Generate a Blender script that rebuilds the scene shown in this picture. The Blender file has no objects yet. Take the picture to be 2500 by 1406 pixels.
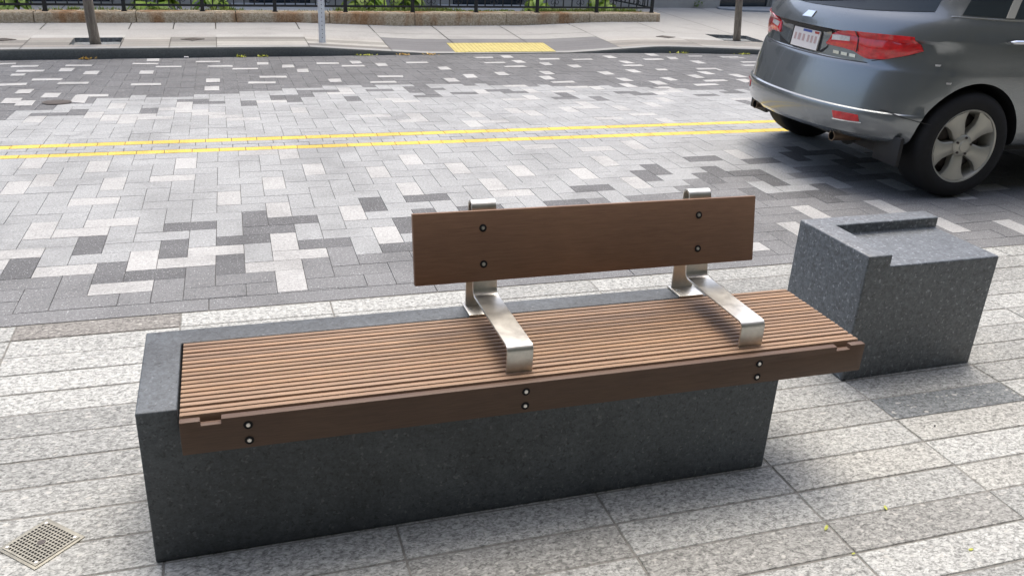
import bpy, bmesh, math, random
from mathutils import Vector, Matrix, noise
R = math.radians
scene = bpy.context.scene
COL = scene.collection
random.seed(7)

# ------------------------------------------------------------------ helpers
def link(o, parent=None, loc=None):
    COL.objects.link(o)
    if parent is not None: o.parent = parent
    if loc is not None: o.location = loc
    return o
def tag(o, label=None, cat=None, group=None, kind=None):
    if label: o['label'] = label
    if cat: o['category'] = cat
    if group: o['group'] = group
    if kind: o['kind'] = kind
    return o
def empty(name, loc=(0, 0, 0), rz=0.0):
    o = bpy.data.objects.new(name, None); o.empty_display_size = .2
    link(o); o.location = loc; o.rotation_euler = (0, 0, rz); return o
class MB:
    """collects polygons for one mesh"""
    def __init__(s): s.v = []; s.f = []; s.c = []; s.mi = []
    def poly(s, pts, col=None, mi=0):
        b = len(s.v); s.v += [tuple(p) for p in pts]; s.f.append(list(range(b, b + len(pts)))); s.c.append(col); s.mi.append(mi)
    def grid(s, rows, col=None, mi=0, closed=False):
        b = len(s.v); n = len(rows[0])
        for r in rows: s.v += [tuple(p) for p in r]
        for i in range(len(rows) - 1):
            for j in range(n if closed else n - 1):
                k = (j + 1) % n
                s.f.append([b + i*n + j, b + i*n + k, b + (i+1)*n + k, b + (i+1)*n + j]); s.c.append(col); s.mi.append(mi)
    def box(s, x0, x1, y0, y1, z0, z1, col=None, mi=0, bev=0.0):
        if bev > 0:
            bm = bmesh.new(); bmesh.ops.create_cube(bm, size=1)
            for v in bm.verts: v.co = Vector(((x0+x1)/2 + v.co.x*(x1-x0), (y0+y1)/2 + v.co.y*(y1-y0), (z0+z1)/2 + v.co.z*(z1-z0)))
            bmesh.ops.bevel(bm, geom=bm.edges[:], offset=bev, segments=2, affect='EDGES', profile=.5)
            s.addbm(bm, col, mi); return
        b = len(s.v)
        s.v += [(x0,y0,z0),(x1,y0,z0),(x1,y1,z0),(x0,y1,z0),(x0,y0,z1),(x1,y0,z1),(x1,y1,z1),(x0,y1,z1)]
        for q in ((0,3,2,1),(4,5,6,7),(0,1,5,4),(1,2,6,5),(2,3,7,6),(3,0,4,7)):
            s.f.append([b+k for k in q]); s.c.append(col); s.mi.append(mi)
    def addbm(s, bm, col=None, mi=0, free=True):
        bm.verts.index_update(); b = len(s.v)
        s.v += [tuple(v.co) for v in bm.verts]
        for f in bm.faces: s.f.append([b + v.index for v in f.verts]); s.c.append(col); s.mi.append(mi)
        if free: bm.free()
    def tube(s, pts, rad, seg=10, col=None, mi=0, cap=True):
        pts = [Vector(p) for p in pts]; rows = []
        if not hasattr(rad, '__len__'): rad = [rad]*len(pts)
        for i, p in enumerate(pts):
            d = (pts[min(i+1, len(pts)-1)] - pts[max(i-1, 0)]).normalized()
            a = d.cross(Vector((0, 0, 1)) if abs(d.z) < .9 else Vector((1, 0, 0))).normalized(); b = d.cross(a)
            rows.append([p + (a*math.cos(t) + b*math.sin(t))*rad[i] for t in [2*math.pi*k/seg for k in range(seg)]])
        s.grid(rows, col, mi, closed=True)
        if cap: s.poly(rows[0][::-1], col, mi); s.poly(rows[-1], col, mi)
    def build(s, name, mat, parent=None, origin=None, smooth=False, auto=None, kind=None):
        me = bpy.data.meshes.new(name)
        o = Vector(origin) if origin is not None else Vector((0, 0, 0))
        me.from_pydata([tuple(Vector(p) - o) for p in s.v], [], s.f)
        mats = mat if isinstance(mat, (list, tuple)) else [mat]
        for m in mats: me.materials.append(m)
        if len(mats) > 1: me.polygons.foreach_set('material_index', s.mi)
        if any(c is not None for c in s.c):
            at = me.color_attributes.new('tone', 'FLOAT_COLOR', 'CORNER'); d = []
            for f, c in zip(s.f, s.c):
                c = c or (1, 1, 1)
                d += [c[0], c[1], c[2], 1.0]*len(f)
            at.data.foreach_set('color', d)
        bm = bmesh.new(); bm.from_mesh(me)
        bmesh.ops.remove_doubles(bm, verts=bm.verts[:], dist=1e-5) if smooth else None
        if smooth or auto: bmesh.ops.recalc_face_normals(bm, faces=bm.faces[:])
        bm.to_mesh(me); bm.free()
        if smooth:
            me.polygons.foreach_set('use_smooth', [True]*len(me.polygons))
            if auto: me.set_sharp_from_angle(angle=R(auto))
        me.update()
        ob = bpy.data.objects.new(name, me); link(ob, parent)
        if origin is not None and parent is None: ob.location = o
        if kind: ob['kind'] = kind
        return ob
def inst(name, mesh, parent, loc, rz=0.0):
    o = bpy.data.objects.new(name, mesh); link(o, parent, loc); o.rotation_euler = (0, 0, rz); return o
def copy_tree(o, parent=None):
    c = o.copy(); COL.objects.link(c)
    if parent is not None: c.parent = parent
    for ch in [k for k in COL.objects if k.parent == o]: copy_tree(ch, c)
    return c

# ------------------------------------------------------------------ materials
def newmat(name):
    m = bpy.data.materials.new(name); m.use_nodes = True
    nt = m.node_tree; b = nt.nodes['Principled BSDF']; return m, nt, b
def nd(nt, t, **kw):
    n = nt.nodes.new(t)
    for k, v in kw.items():
        if k in n.inputs: n.inputs[k].default_value = v
        else: setattr(n, k, v)
    return n
def ramp(nt, src, stops):
    r = nt.nodes.new('ShaderNodeValToRGB'); e = r.color_ramp.elements
    while len(e) < len(stops): e.new(.5)
    for el, (p, c) in zip(e, stops):
        el.position = p; el.color = (c, c, c, 1) if not hasattr(c, '__len__') else (*c, 1)
    nt.links.new(src, r.inputs['Fac']); return r.outputs['Color']
def mul(nt, a, b, fac=1.0, mode='MULTIPLY'):
    m = nt.nodes.new('ShaderNodeMix'); m.data_type = 'RGBA'; m.blend_type = mode; m.inputs[0].default_value = fac
    for i, s in ((6, a), (7, b)):
        if hasattr(s, 'node'): nt.links.new(s, m.inputs[i])
        else: m.inputs[i].default_value = (*s, 1)
    return m.outputs[2]
def coords(nt, scale=(1, 1, 1)):
    t = nt.nodes.new('ShaderNodeTexCoord'); mp = nt.nodes.new('ShaderNodeMapping'); mp.inputs['Scale'].default_value = scale
    nt.links.new(t.outputs['Object'], mp.inputs['Vector']); return mp.outputs['Vector']
def tex(nt, vec, scale, detail=2.0, rough=.5, dist=0.0):
    n = nt.nodes.new('ShaderNodeTexNoise'); n.inputs['Scale'].default_value = scale; n.inputs['Detail'].default_value = detail
    n.inputs['Roughness'].default_value = rough; n.inputs['Distortion'].default_value = dist
    nt.links.new(vec, n.inputs['Vector']); return n.outputs['Fac']
def bump(nt, b, src, strength, dist=.002):
    n = nt.nodes.new('ShaderNodeBump'); n.inputs['Strength'].default_value = strength; n.inputs['Distance'].default_value = dist
    nt.links.new(src, n.inputs['Height']); nt.links.new(n.outputs['Normal'], b.inputs['Normal'])
def attr(nt, name='tone'):
    a = nt.nodes.new('ShaderNodeAttribute'); a.attribute_name = name; return a.outputs['Color']
def plain(name, col, rough=.6, metal=0.0, noise_scale=None, var=.25, bmp=0.0, coat=0.0, spec=.5):
    m, nt, b = newmat(name)
    b.inputs['Roughness'].default_value = rough; b.inputs['Metallic'].default_value = metal
    b.inputs['Coat Weight'].default_value = coat; b.inputs['Specular IOR Level'].default_value = spec
    if noise_scale:
        f = tex(nt, coords(nt), noise_scale, 4, .6)
        c = mul(nt, col, ramp(nt, f, [(.3, 1 - var), (.7, 1 + var)]))
        nt.links.new(c, b.inputs['Base Color'])
        if bmp: bump(nt, b, f, bmp)
    else: b.inputs['Base Color'].default_value = (*col, 1)
    return m
def granite(name, base=None, stretch=(1, 1, 1), s1=90, lo=.7, hi=1.25, fine=260, flo=.75, fhi=1.3, speck=None, dark=None, rough=.75, bmp=.25, stain=.12, grime=None, spec=.35, gum=False):
    m, nt, b = newmat(name); v = coords(nt, stretch)
    col = attr(nt) if base is None else None
    n1 = tex(nt, v, s1, 3, .65, .4); n2 = tex(nt, v, fine, 2, .6)
    c = mul(nt, col if col is not None else base, ramp(nt, n1, [(.34, lo), (.5, 1.0), (.66, hi)]))
    c = mul(nt, c, ramp(nt, n2, [(.32, flo), (.52, 1.0), (.7, fhi)]))
    if dark:
        n3 = tex(nt, v, dark[0], 2, .55, 1.2)
        c = mul(nt, c, ramp(nt, n3, [(dark[1], dark[2]), (dark[1] + .05, 1.0)]))
    if speck:
        n4 = tex(nt, v, speck[0], 1, .5)
        mx = nt.nodes.new('ShaderNodeMix'); mx.data_type = 'RGBA'
        nt.links.new(ramp(nt, n4, [(speck[1], 0), (speck[1] + .04, speck[2])]), mx.inputs[0]); nt.links.new(c, mx.inputs[6]); mx.inputs[7].default_value = (*speck[3], 1); c = mx.outputs[2]
    w = tex(nt, coords(nt), 1.7, 5, .6)
    c = mul(nt, c, ramp(nt, w, [(.3, 1 - stain), (.7, 1 + stain*.6)]))
    if grime:
        g = tex(nt, coords(nt), grime[0], 6, .7, .6)
        c = mul(nt, c, ramp(nt, g, [(grime[1], grime[2]), (grime[1] + .12, 1.0)]))
    if gum:      # flattened chewing gum and drip spots
        vo = nt.nodes.new('ShaderNodeTexVoronoi'); vo.inputs['Scale'].default_value = 3.1; vo.inputs['Randomness'].default_value = 1.0
        nt.links.new(coords(nt, (1, 1, 0)), vo.inputs['Vector'])
        sp = nt.nodes.new('ShaderNodeSeparateColor'); nt.links.new(vo.outputs['Color'], sp.inputs[0])
        rad = nt.nodes.new('ShaderNodeMath'); rad.operation = 'MULTIPLY_ADD'; nt.links.new(sp.outputs[0], rad.inputs[0]); rad.inputs[1].default_value = .11; rad.inputs[2].default_value = -.055
        lt = nt.nodes.new('ShaderNodeMath'); lt.operation = 'LESS_THAN'; nt.links.new(vo.outputs['Distance'], lt.inputs[0]); nt.links.new(rad.outputs[0], lt.inputs[1])
        c = mul(nt, c, ramp(nt, lt.outputs[0], [(0, 1.0), (1, .74)]))
    nt.links.new(c, b.inputs['Base Color']); b.inputs['Roughness'].default_value = rough; b.inputs['Specular IOR Level'].default_value = spec
    bump(nt, b, n1, bmp, .0015)
    return m
M = {}
M['paver'] = granite('granite_setts', None, (1, 1, 1), 75, .80, 1.15, 190, .78, 1.18, speck=(130, .66, .7, (.52, .53, .53)), rough=.8, bmp=.25, stain=.13, grime=(1.9, .40, .85))
M['plank'] = granite('granite_planks', None, (.74, 1.15, 1), 62, .62, 1.24, 140, .74, 1.22, dark=(90, .41, .60), speck=(46, .655, .65, (.44, .43, .395)), gum=True, rough=.8, bmp=.3, stain=.07, grime=(3.4, .33, .9))
M['mortar'] = plain('joint_sand', (.165, .16, .145), .95, 0, 40, .35)
M['joint'] = plain('dark_joint', (.075, .075, .076), .95, 0, 60, .3)
M['darkstone'] = granite('dark_granite', (.076, .087, .097), (1, 1, 1), 55, .80, 1.20, 150, .80, 1.20, dark=(64, .35, .60), speck=(80, .68, .35, (.24, .255, .27)), rough=.6, bmp=.6, stain=.22, grime=(1.8, .42, .76), spec=.5)
M['blockstone'] = granite('grey_granite', (.090, .102, .112), (1, 1, 1), 44, .68, 1.32, 105, .74, 1.3, dark=(58, .36, .62), speck=(62, .64, .5, (.33, .35, .37)), rough=.5, bmp=.6, stain=.14, spec=.75)
M['kerb'] = granite('kerb_granite', (.095, .102, .096), (1, 1, 1), 70, .8, 1.2, 180, .85, 1.15, rough=.8, bmp=.3, stain=.2)
M['concrete'] = granite('far_paving', None, (1, 1, 1), 45, .92, 1.06, 150, .9, 1.08, rough=.85, bmp=.1, stain=.07, grime=(1.3, .36, .9))
def wood(name, base, lo, hi):
    m, nt, b = newmat(name)
    col = mul(nt, base, attr(nt))
    v = coords(nt, (1.6, 26, 26)); g = tex(nt, v, 5, 5, .65, 1.0)
    c = mul(nt, col, ramp(nt, g, [(.28, lo), (.5, 1), (.75, hi)]))
    v2 = coords(nt, (6, 260, 260)); g2 = tex(nt, v2, 3, 2, .6)
    c = mul(nt, c, ramp(nt, g2, [(.35, .86), (.65, 1.08)]))
    w = tex(nt, coords(nt, (.8, 1, 1)), 2.2, 4, .6)
    c = mul(nt, c, ramp(nt, w, [(.3, (.80, .78, .79)), (.7, (1.08, 1.06, 1.0))]))
    nt.links.new(c, b.inputs['Base Color']); b.inputs['Roughness'].default_value = .55; b.inputs['Specular IOR Level'].default_value = .3
    bump(nt, b, g2, .15, .0006); return m
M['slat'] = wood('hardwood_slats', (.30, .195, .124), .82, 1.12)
M['board'] = wood('hardwood_board_shaded', (.165, .102, .068), .85, 1.12)  # same wood as the slats, darkened to put the upright faces' shade into colour
def steel(name, col, rough, stretch=(2, 220, 2)):
    m, nt, b = newmat(name)
    g = tex(nt, coords(nt, stretch), 4, 3, .6); s = tex(nt, coords(nt), 14, 5, .65, .5)
    nt.links.new(mul(nt, col, ramp(nt, s, [(.3, .72), (.7, 1.08)])), b.inputs['Base Color'])
    b.inputs['Metallic'].default_value = 1.0
    r = nt.nodes.new('ShaderNodeMapRange'); r.inputs[3].default_value = rough - .06; r.inputs[4].default_value = rough + .14
    nt.links.new(s, r.inputs[0]); nt.links.new(r.outputs[0], b.inputs['Roughness'])
    bump(nt, b, g, .08, .0006); return m
M['steel'] = steel('brushed_stainless', (.60, .585, .54), .34)
M['galv'] = plain('galvanised_steel', (.80, .82, .83), .5, 0, 20, .08)
M['grate'] = plain('drain_steel', (.235, .225, .185), .5, .3, 40, .2)
M['black'] = plain('black_void', (.006, .006, .006), .9)
M['bolt'] = plain('bolt_head', (.62, .6, .56), .3, 1.0)
M['iron'] = plain('black_painted_iron', (.012, .015, .019), .4, 0, 30, .3)
M['tactile'] = plain('yellow_tactile', (.44, .37, .13), .75, 0, 9, .14)
M['castiron'] = plain('cast_iron', (.07, .06, .055), .6, .4, 60, .3, .3)
M['soil'] = plain('garden_soil', (.035, .028, .021), .95, 0, 25, .6, .6)
M['gravel'] = plain('pit_gravel', (.17, .18, .18), .95, 0, 30, .5, .6)
M['bluestone'] = plain('bluestone_paving', (.26, .285, .31), .8, 0, 8, .12)
M['asphalt'] = plain('asphalt', (.06, .06, .062), .9, 0, 80, .3)
def leafmat(name, col, var):
    m, nt, b = newmat(name)
    nt.links.new(mul(nt, col, attr(nt)), b.inputs['Base Color']); b.inputs['Roughness'].default_value = .5
    b.inputs['Transmission Weight'].default_value = 0.0; b.inputs['Subsurface Weight'].default_value = 0.0
    tr = nt.nodes.new('ShaderNodeBsdfTranslucent'); nt.links.new(mul(nt, col, attr(nt)), tr.inputs['Color'])
    mx = nt.nodes.new('ShaderNodeMixShader'); mx.inputs[0].default_value = .35
    nt.links.new(b.outputs[0], mx.inputs[1]); nt.links.new(tr.outputs[0], mx.inputs[2])
    nt.links.new(mx.outputs[0], nt.nodes['Material Output'].inputs['Surface']); return m
M['hosta'] = leafmat('lime_hosta_leaf', (.29, .43, .075), .2)
M['grass'] = leafmat('weed_leaf', (.16, .24, .06), .2)
M['leaf'] = leafmat('tree_leaf', (.07, .13, .03), .2)
M['seed'] = leafmat('yellow_leaf', (.55, .58, .12), .2)
def bark():
    m, nt, b = newmat('tree_bark'); v = coords(nt, (14, 14, 2.2)); f = tex(nt, v, 3, 6, .7, .6)
    nt.links.new(ramp(nt, f, [(.3, (.13, .105, .08)), (.55, (.24, .205, .16)), (.75, (.36, .33, .27))]), b.inputs['Base Color'])
    b.inputs['Roughness'].default_value = .9; bump(nt, b, f, .8, .01); return m
M['bark'] = bark()
def wallmat():
    m, nt, b = newmat('rusty_granite'); v = coords(nt)
    f = tex(nt, v, 34, 5, .7, .8); w = tex(nt, coords(nt, (1, 1, .35)), 2.1, 4, .6, .3)
    c = ramp(nt, f, [(.32, (.23, .185, .12)), (.5, (.45, .385, .28)), (.68, (.60, .545, .44))])
    c = mul(nt, c, attr(nt))
    c = mul(nt, c, ramp(nt, w, [(.40, (.70, .50, .36)), (.52, (1, 1, 1))]))
    nt.links.new(c, b.inputs['Base Color']); b.inputs['Roughness'].default_value = .9; bump(nt, b, f, .9, .012); return m
M['wall'] = wallmat()
M['render_wall'] = plain('grey_stucco', (.34, .335, .31), .9, 0, 3, .1)
M['brick'] = plain('dark_brick', (.055, .058, .045), .9, 0, 6, .3)
M['glass_dark'] = plain('dark_window_glass', (.02, .028, .034), .1, 0)
M['frame'] = plain('window_frame', (.30, .30, .27), .6)
def paint():
    m, nt, b = newmat('grey_metallic_paint')
    b.inputs['Base Color'].default_value = (.21, .225, .232, 1); b.inputs['Metallic'].default_value = .65; b.inputs['Roughness'].default_value = .26
    b.inputs['Coat Weight'].default_value = 1.0; b.inputs['Coat Roughness'].default_value = .06
    f = tex(nt, coords(nt), 900, 1, .5); nt.links.new(mul(nt, (.21, .225, .232), ramp(nt, f, [(.3, .9), (.7, 1.1)])), b.inputs['Base Color'])
    return m
M['paint'] = paint()
M['plastic'] = plain('black_plastic', (.012, .012, .013), .6)
M['rubber'] = plain('tyre_rubber', (.008, .008, .009), .8, 0, 40, .25)
M['alloy'] = plain('alloy_wheel', (.45, .44, .39), .4, .6)
M['tail'] = plain('red_lens', (.62, .010, .014), .12, 0, 26, .3, 0, 1.0)
M['lens'] = plain('clear_lens', (.62, .60, .58), .15, 0, 40, .2, 0, 1.0)
M['platechar'] = plain('plate_characters', (.50, .36, .34), .5)
M['plate'] = plain('plate_white', (.74, .70, .67), .45)
M['plateblue'] = plain('plate_blue', (.07, .11, .36), .5)
M['platered'] = plain('plate_red', (.45, .06, .04), .5)
M['chrome'] = plain('chrome', (.78, .78, .78), .12, 1.0)
M['rust'] = plain('exhaust_metal', (.22, .16, .11), .45, .8)
NT = [['VD',0,4],['VD',-2,2],['VD',1,1],['VD',3,3],['HD',3,6],['HD',2,1],['VD',6,6],['HD',7,6],['HD',6,5],['HD',5,4],['HD',8,3],['VD',5,1],['VD',11,7],['VD',13,5],['VD',12,4],['HD',11,2],['HD',13,8],['HW',17,8],['HD',15,6],['HD',19,6],['HD',21,8],['VD',26,10],['VD',25,9],['HD',29,12],['HD',32,11],['VD',29,9],['VD',28,8],['HD',30,9],['VD',29,5],['VD',35,11],['HD',37,12],['VD',38,10],['VD',37,9],['HD',40,11],['HD',39,10],['VD',31,7],['VD',35,7],['HD',36,7],['VD',33,5],['VD',32,4],['HD',30,5],['HW',-1,2],['HW',1,0],['VW',2,2],['HW',7,2],['VW',7,-1],['HW',6,1],['VW',7,3],['VW',11,3],['HW',4,3],['HW',3,2],['VW',30,2],['VW',34,2],['VW',37,5],['VW',39,3],['HW',41,4],['VW',28,0],['HW',24,-1],['VW',35,-1],['VW',38,-2],['HW',-3,4],['VW',-2,6],['HW',-1,6],['VW',-3,13],['VW',0,12],['HW',-1,10],['HW',0,7],['HW',2,13],['VW',-1,15],['VW',3,15],['VW',7,11],['VW',5,9],['HW',6,17],['VW',8,16],['VW',9,13],['VW',7,7],['VW',10,6],['VW',12,12],['VW',14,14],['VW',13,9],['VW',17,9],['VW',16,12],['VW',19,11],['HW',21,16],['HW',24,15],['VW',27,15],['VW',24,12],['VW',22,10],['VW',24,8],['VW',32,12],['VG',6,2],['VG',8,4],['VG',10,2],['HG',9,4],['HG',12,3],['VG',34,6],['HG',31,6],['VG',30,6],['HG',38,9],['HG',37,8],['HG',32,7],['VG',32,8]]
FW = [[-1.34,8.17,-1.21,8.18,-1.21,7.92,-1.33,7.92],[-1.33,8.45,-1.07,8.44,-1.07,8.3,-1.32,8.31],[-1.08,7.94,-0.95,7.96,-0.95,7.69,-1.08,7.7],[-1.48,7.43,-1.22,7.44,-1.22,7.31,-1.47,7.29],[-1.22,7.19,-0.96,7.2,-0.96,7.07,-1.22,7.05],[-1.48,6.76,-1.36,6.78,-1.36,6.54,-1.48,6.54],[-1.24,6.56,-1.11,6.55,-1.11,6.31,-1.24,6.31],[-1.72,8.04,-1.47,8.05,-1.47,7.92,-1.71,7.89],[-1.83,8.39,-1.58,8.41,-1.58,8.28,-1.82,8.23],[-0.56,7.96,-0.43,7.96,-0.43,7.72,-0.56,7.71],[-0.68,8.58,-0.42,8.58,-0.42,8.46,-0.68,8.46],[-0.43,8.32,-0.17,8.33,-0.17,8.21,-0.43,8.2],[-0.58,7.07,-0.32,7.08,-0.31,6.95,-0.58,6.93],[0.09,7.35,0.22,7.35,0.22,7.11,0.09,7.09],[0.08,6.85,0.21,6.86,0.21,6.6,0.08,6.6],[0.1,8.35,0.36,8.38,0.36,8.24,0.1,8.24],[0.36,8.12,0.62,8.13,0.62,8.02,0.35,8.0],[0.63,8.63,0.76,8.63,0.75,8.41,0.63,8.4],[0.9,8.4,1.02,8.4,1.02,8.16,0.88,8.14],[1.03,8.04,1.15,8.06,1.14,7.8,1.02,7.79],[0.61,7.53,0.88,7.52,0.88,7.39,0.61,7.39],[0.49,7.13,0.75,7.13,0.74,6.99,0.48,6.99],[1.28,7.28,1.41,7.3,1.4,7.07,1.28,7.05],[1.3,8.59,1.56,8.59,1.55,8.47,1.29,8.45],[1.56,8.35,1.82,8.37,1.82,8.23,1.55,8.23],[2.79,7.56,2.92,7.58,2.9,7.3,2.77,7.28],[2.5,7.27,2.63,7.28,2.63,7.02,2.5,7.01],[2.65,8.18,2.77,8.21,2.77,7.94,2.63,7.93],[2.37,8.64,2.63,8.66,2.63,8.53,2.35,8.51],[3.2,7.73,3.33,7.74,3.32,7.46,3.19,7.46],[1.83,7.5,2.11,7.51,2.09,7.38,1.82,7.37],[1.69,7.08,1.95,7.1,1.95,6.97,1.67,6.97],[3.76,7.78,3.9,7.78,3.88,7.51,3.76,7.51],[3.62,7.38,3.76,7.4,3.74,7.12,3.61,7.11],[3.62,6.98,3.9,7.02,3.88,6.88,3.61,6.85],[4.33,8.34,4.49,8.36,4.45,8.1,4.32,8.07],[4.04,8.55,4.18,8.57,4.15,8.32,4.03,8.29],[3.48,8.24,3.75,8.29,3.75,8.14,3.47,8.12],[4.47,7.71,4.63,7.75,4.61,7.47,4.47,7.45],[5.49,7.4,5.64,7.43,5.62,7.16,5.49,7.13],[5.04,7.2,5.18,7.23,5.18,6.97,5.06,6.95],[4.77,6.95,4.92,6.96,4.9,6.68,4.76,6.67],[5.2,6.7,5.5,6.73,5.49,6.6,5.18,6.56],[5.49,7.0,5.79,7.03,5.77,6.89,5.46,6.86],[5.79,7.7,5.93,7.7,5.92,7.44,5.79,7.42],[5.2,8.72,5.33,8.72,5.33,8.46,5.2,8.44],[5.07,8.32,5.35,8.35,5.34,8.21,5.05,8.18],[4.91,7.88,5.05,7.89,5.03,7.62,4.91,7.61],[5.35,7.94,5.5,7.95,5.47,7.79,5.32,7.78],[5.66,8.94,5.96,8.97,5.93,8.81,5.64,8.79],[6.12,9.14,6.26,9.13,6.18,8.87,6.04,8.85],[5.96,9.51,6.12,9.54,6.09,9.26,5.94,9.25],[6.53,9.28,6.77,9.29,6.71,9.18,6.5,9.17],[6.25,8.72,6.4,8.74,6.36,8.43,6.22,8.41],[5.95,8.0,6.23,8.01,6.18,7.87,5.91,7.85],[6.2,8.01,6.24,8.01,6.22,7.75,6.15,7.74],[7.0,9.21,7.3,9.22,7.25,9.08,6.97,9.07],[6.98,8.64,7.27,8.65,7.22,8.51,6.95,8.5],[6.08,7.45,6.23,7.46,6.21,7.17,6.08,7.17],[5.94,7.03,6.09,7.05,6.05,6.79,5.91,6.76],[4.48,7.19,4.61,7.2,4.61,6.95,4.48,6.94],[4.34,6.79,4.46,6.8,4.47,6.54,4.33,6.53],[4.61,6.51,4.75,6.53,4.76,6.4,4.63,6.39],[3.75,9.27,3.9,9.29,3.87,9.04,3.73,9.02],[3.75,8.78,3.88,8.8,3.88,8.55,3.75,8.53],[4.18,8.97,4.48,9.01,4.44,8.85,4.16,8.82],[4.62,8.91,4.92,8.95,4.89,8.81,4.61,8.79],[5.21,9.27,5.35,9.28,5.33,9.0,5.19,8.98],[3.91,6.62,4.05,6.63,4.02,6.39,3.9,6.37],[3.34,9.13,3.61,9.15,3.58,8.99,3.35,8.98],[3.33,8.6,3.61,8.64,3.6,8.52,3.33,8.48],[1.7,8.73,1.83,8.74,1.82,8.49,1.7,8.47],[1.97,8.53,2.1,8.54,2.09,8.28,1.97,8.26],[-0.56,8.94,-0.43,8.96,-0.42,8.73,-0.55,8.72],[-0.03,8.74,0.23,8.76,0.23,8.62,-0.03,8.62],[-2.04,8.54,-1.83,8.61,-1.82,8.48,-2.04,8.44],[-1.75,7.11,-1.48,7.16,-1.47,7.02,-1.74,6.97],[-1.5,6.3,-1.37,6.3,-1.36,6.04,-1.49,6.04],[-1.38,6.17,-1.25,6.17,-1.24,5.92,-1.37,5.92],[-1.72,7.77,-1.6,7.79,-1.59,7.63,-1.71,7.62],[-0.98,6.43,-0.87,6.44,-0.86,6.0,-0.98,6.07],[-0.98,6.45,-0.72,6.45,-0.71,6.32,-0.86,6.32]]
FD = [[-0.8,6.15],[-0.8,5.59],[-1.04,5.52],[-1.35,5.55],[-1.38,5.92],[-0.4,5.73],[-0.12,6.03],[0.01,6.14],[0.2,5.91],[0.4,6.0],[0.67,6.27],[0.94,6.53],[0.81,6.14],[1.0,6.22],[1.27,6.51],[1.34,6.19],[1.61,6.51],[2.01,6.61],[2.29,6.54],[2.16,6.44],[2.2,6.17],[2.43,6.25],[2.84,6.42],[2.99,6.28],[3.42,6.0],[3.75,5.88],[4.08,6.18],[4.43,6.05],[4.24,6.19],[4.91,5.96],[5.34,6.11],[5.16,5.66]]
# ------------------------------------------------------------------ ground: near pavement
def jit(c, a): 
    k = 1 + random.uniform(-a, a); return (c[0]*k, c[1]*k, c[2]*k)
rnd = random.Random(11)
PX, PY0, PYP = .6077, 1.41, .1415
NEAR_EDGE = 1.54
def plank_tone(i, k):
    r = random.Random(i*131 + k*7919)
    t = r.random()
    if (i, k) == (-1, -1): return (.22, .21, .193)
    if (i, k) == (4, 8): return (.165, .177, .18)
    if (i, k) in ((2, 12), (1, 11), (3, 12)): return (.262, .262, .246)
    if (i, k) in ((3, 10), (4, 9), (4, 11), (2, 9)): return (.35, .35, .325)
    b = .455 + r.uniform(-.10, .09)
    if t < .08: b *= .78
    b *= .745; return (b*.985, b*1.0, b*.95)
mb = MB()
def slab(mb, x0, x1, y0, y1, z, d, col, g=.004, mi=0):
    x0 += g; x1 -= g; y0 += g; y1 -= g; e = .002
    top = [(x0+e, y0+e, z), (x1-e, y0+e, z), (x1-e, y1-e, z), (x0+e, y1-e, z)]
    mid = [(x0, y0, z-e), (x1, y0, z-e), (x1, y1, z-e), (x0, y1, z-e)]
    bot = [(x0, y0, z-d), (x1, y0, z-d), (x1, y1, z-d), (x0, y1, z-d)]
    mb.poly(top, col, mi)
    for a in range(4):
        b = (a+1) % 4
        mb.poly([mid[a], mid[b], top[b], top[a]], col, mi); mb.poly([bot[a], bot[b], mid[b], mid[a]], col, mi)
for k in range(-1, 40):
    y1 = NEAR_EDGE if k == -1 else PY0 - k*PYP
    y0 = PY0 - (k+1)*PYP
    for i in range(-9, 16):
        x0 = .02 + i*PX
        dz = rnd.uniform(-.0012, .0012)
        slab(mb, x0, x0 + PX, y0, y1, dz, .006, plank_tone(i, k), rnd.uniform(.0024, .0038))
mb.poly([(-60, -6, -.0023), (80, -6, -.0023), (80, NEAR_EDGE + .02, -.0023), (-60, NEAR_EDGE + .02, -.0023)], (1, 1, 1), 1)
mb.build('pavement', [M['plank'], M['mortar']], kind='structure')

# ------------------------------------------------------------------ ground: paved street
CX = (-0.49388, 0.12911, 0.00185, 0.01659, -0.00414, 6e-05)
CY = (1.7921, 0.00081, 0.12495, 0.00726, 0.00635, 0.01613)
def nmap(i, j):
    f = (1, i, j, i*i/100, i*j/100, j*j/100)
    return sum(a*b for a, b in zip(f, CX)), sum(a*b for a, b in zip(f, CY))
def zroad(y): return -.04*max(0.0, y - 4.5)
def yel(x, k): return (4.079, 4.159, 4.243, 4.325, 4.411)[k] + (.0225 + .0035*k)*(x + 1.15)
YK = [(-40, 4.4), (-8, 8.1), (-2.03, 8.84), (-1.24, 8.94), (-.39, 9.05), (.53, 9.17), (1.51, 9.26), (2.19, 9.34), (3.18, 9.43), (4.6, 9.54), (5.4, 9.61), (6.23, 9.65), (7.0, 9.58), (7.8, 9.46), (9.5, 9.25), (14, 9.0), (60, 8.0)]
def interp(t, x):
    if x <= t[0][0]: return t[0][1]
    for a, b in zip(t, t[1:]):
        if x <= b[0]: return a[1] + (b[1]-a[1])*(x-a[0])/(b[0]-a[0])
    return t[-1][1]
def yk(x): return interp(YK, x)
def clip(poly, fn):
    out = []
    for a, b in zip(poly, poly[1:] + poly[:1]):
        fa, fb = fn(a), fn(b)
        if fa >= 0: out.append(a)
        if (fa >= 0) != (fb >= 0):
            t = fa/(fa - fb); out.append((a[0] + (b[0]-a[0])*t, a[1] + (b[1]-a[1])*t))
    return out
def shrink(poly, g):
    cx = sum(p[0] for p in poly)/len(poly); cy = sum(p[1] for p in poly)/len(poly)
    out = []
    for x, y in poly:
        dx, dy = x - cx, y - cy
        out.append((x - math.copysign(min(g, abs(dx)), dx), y - math.copysign(min(g, abs(dy)), dy)))
    return out
rb = MB()
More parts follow.
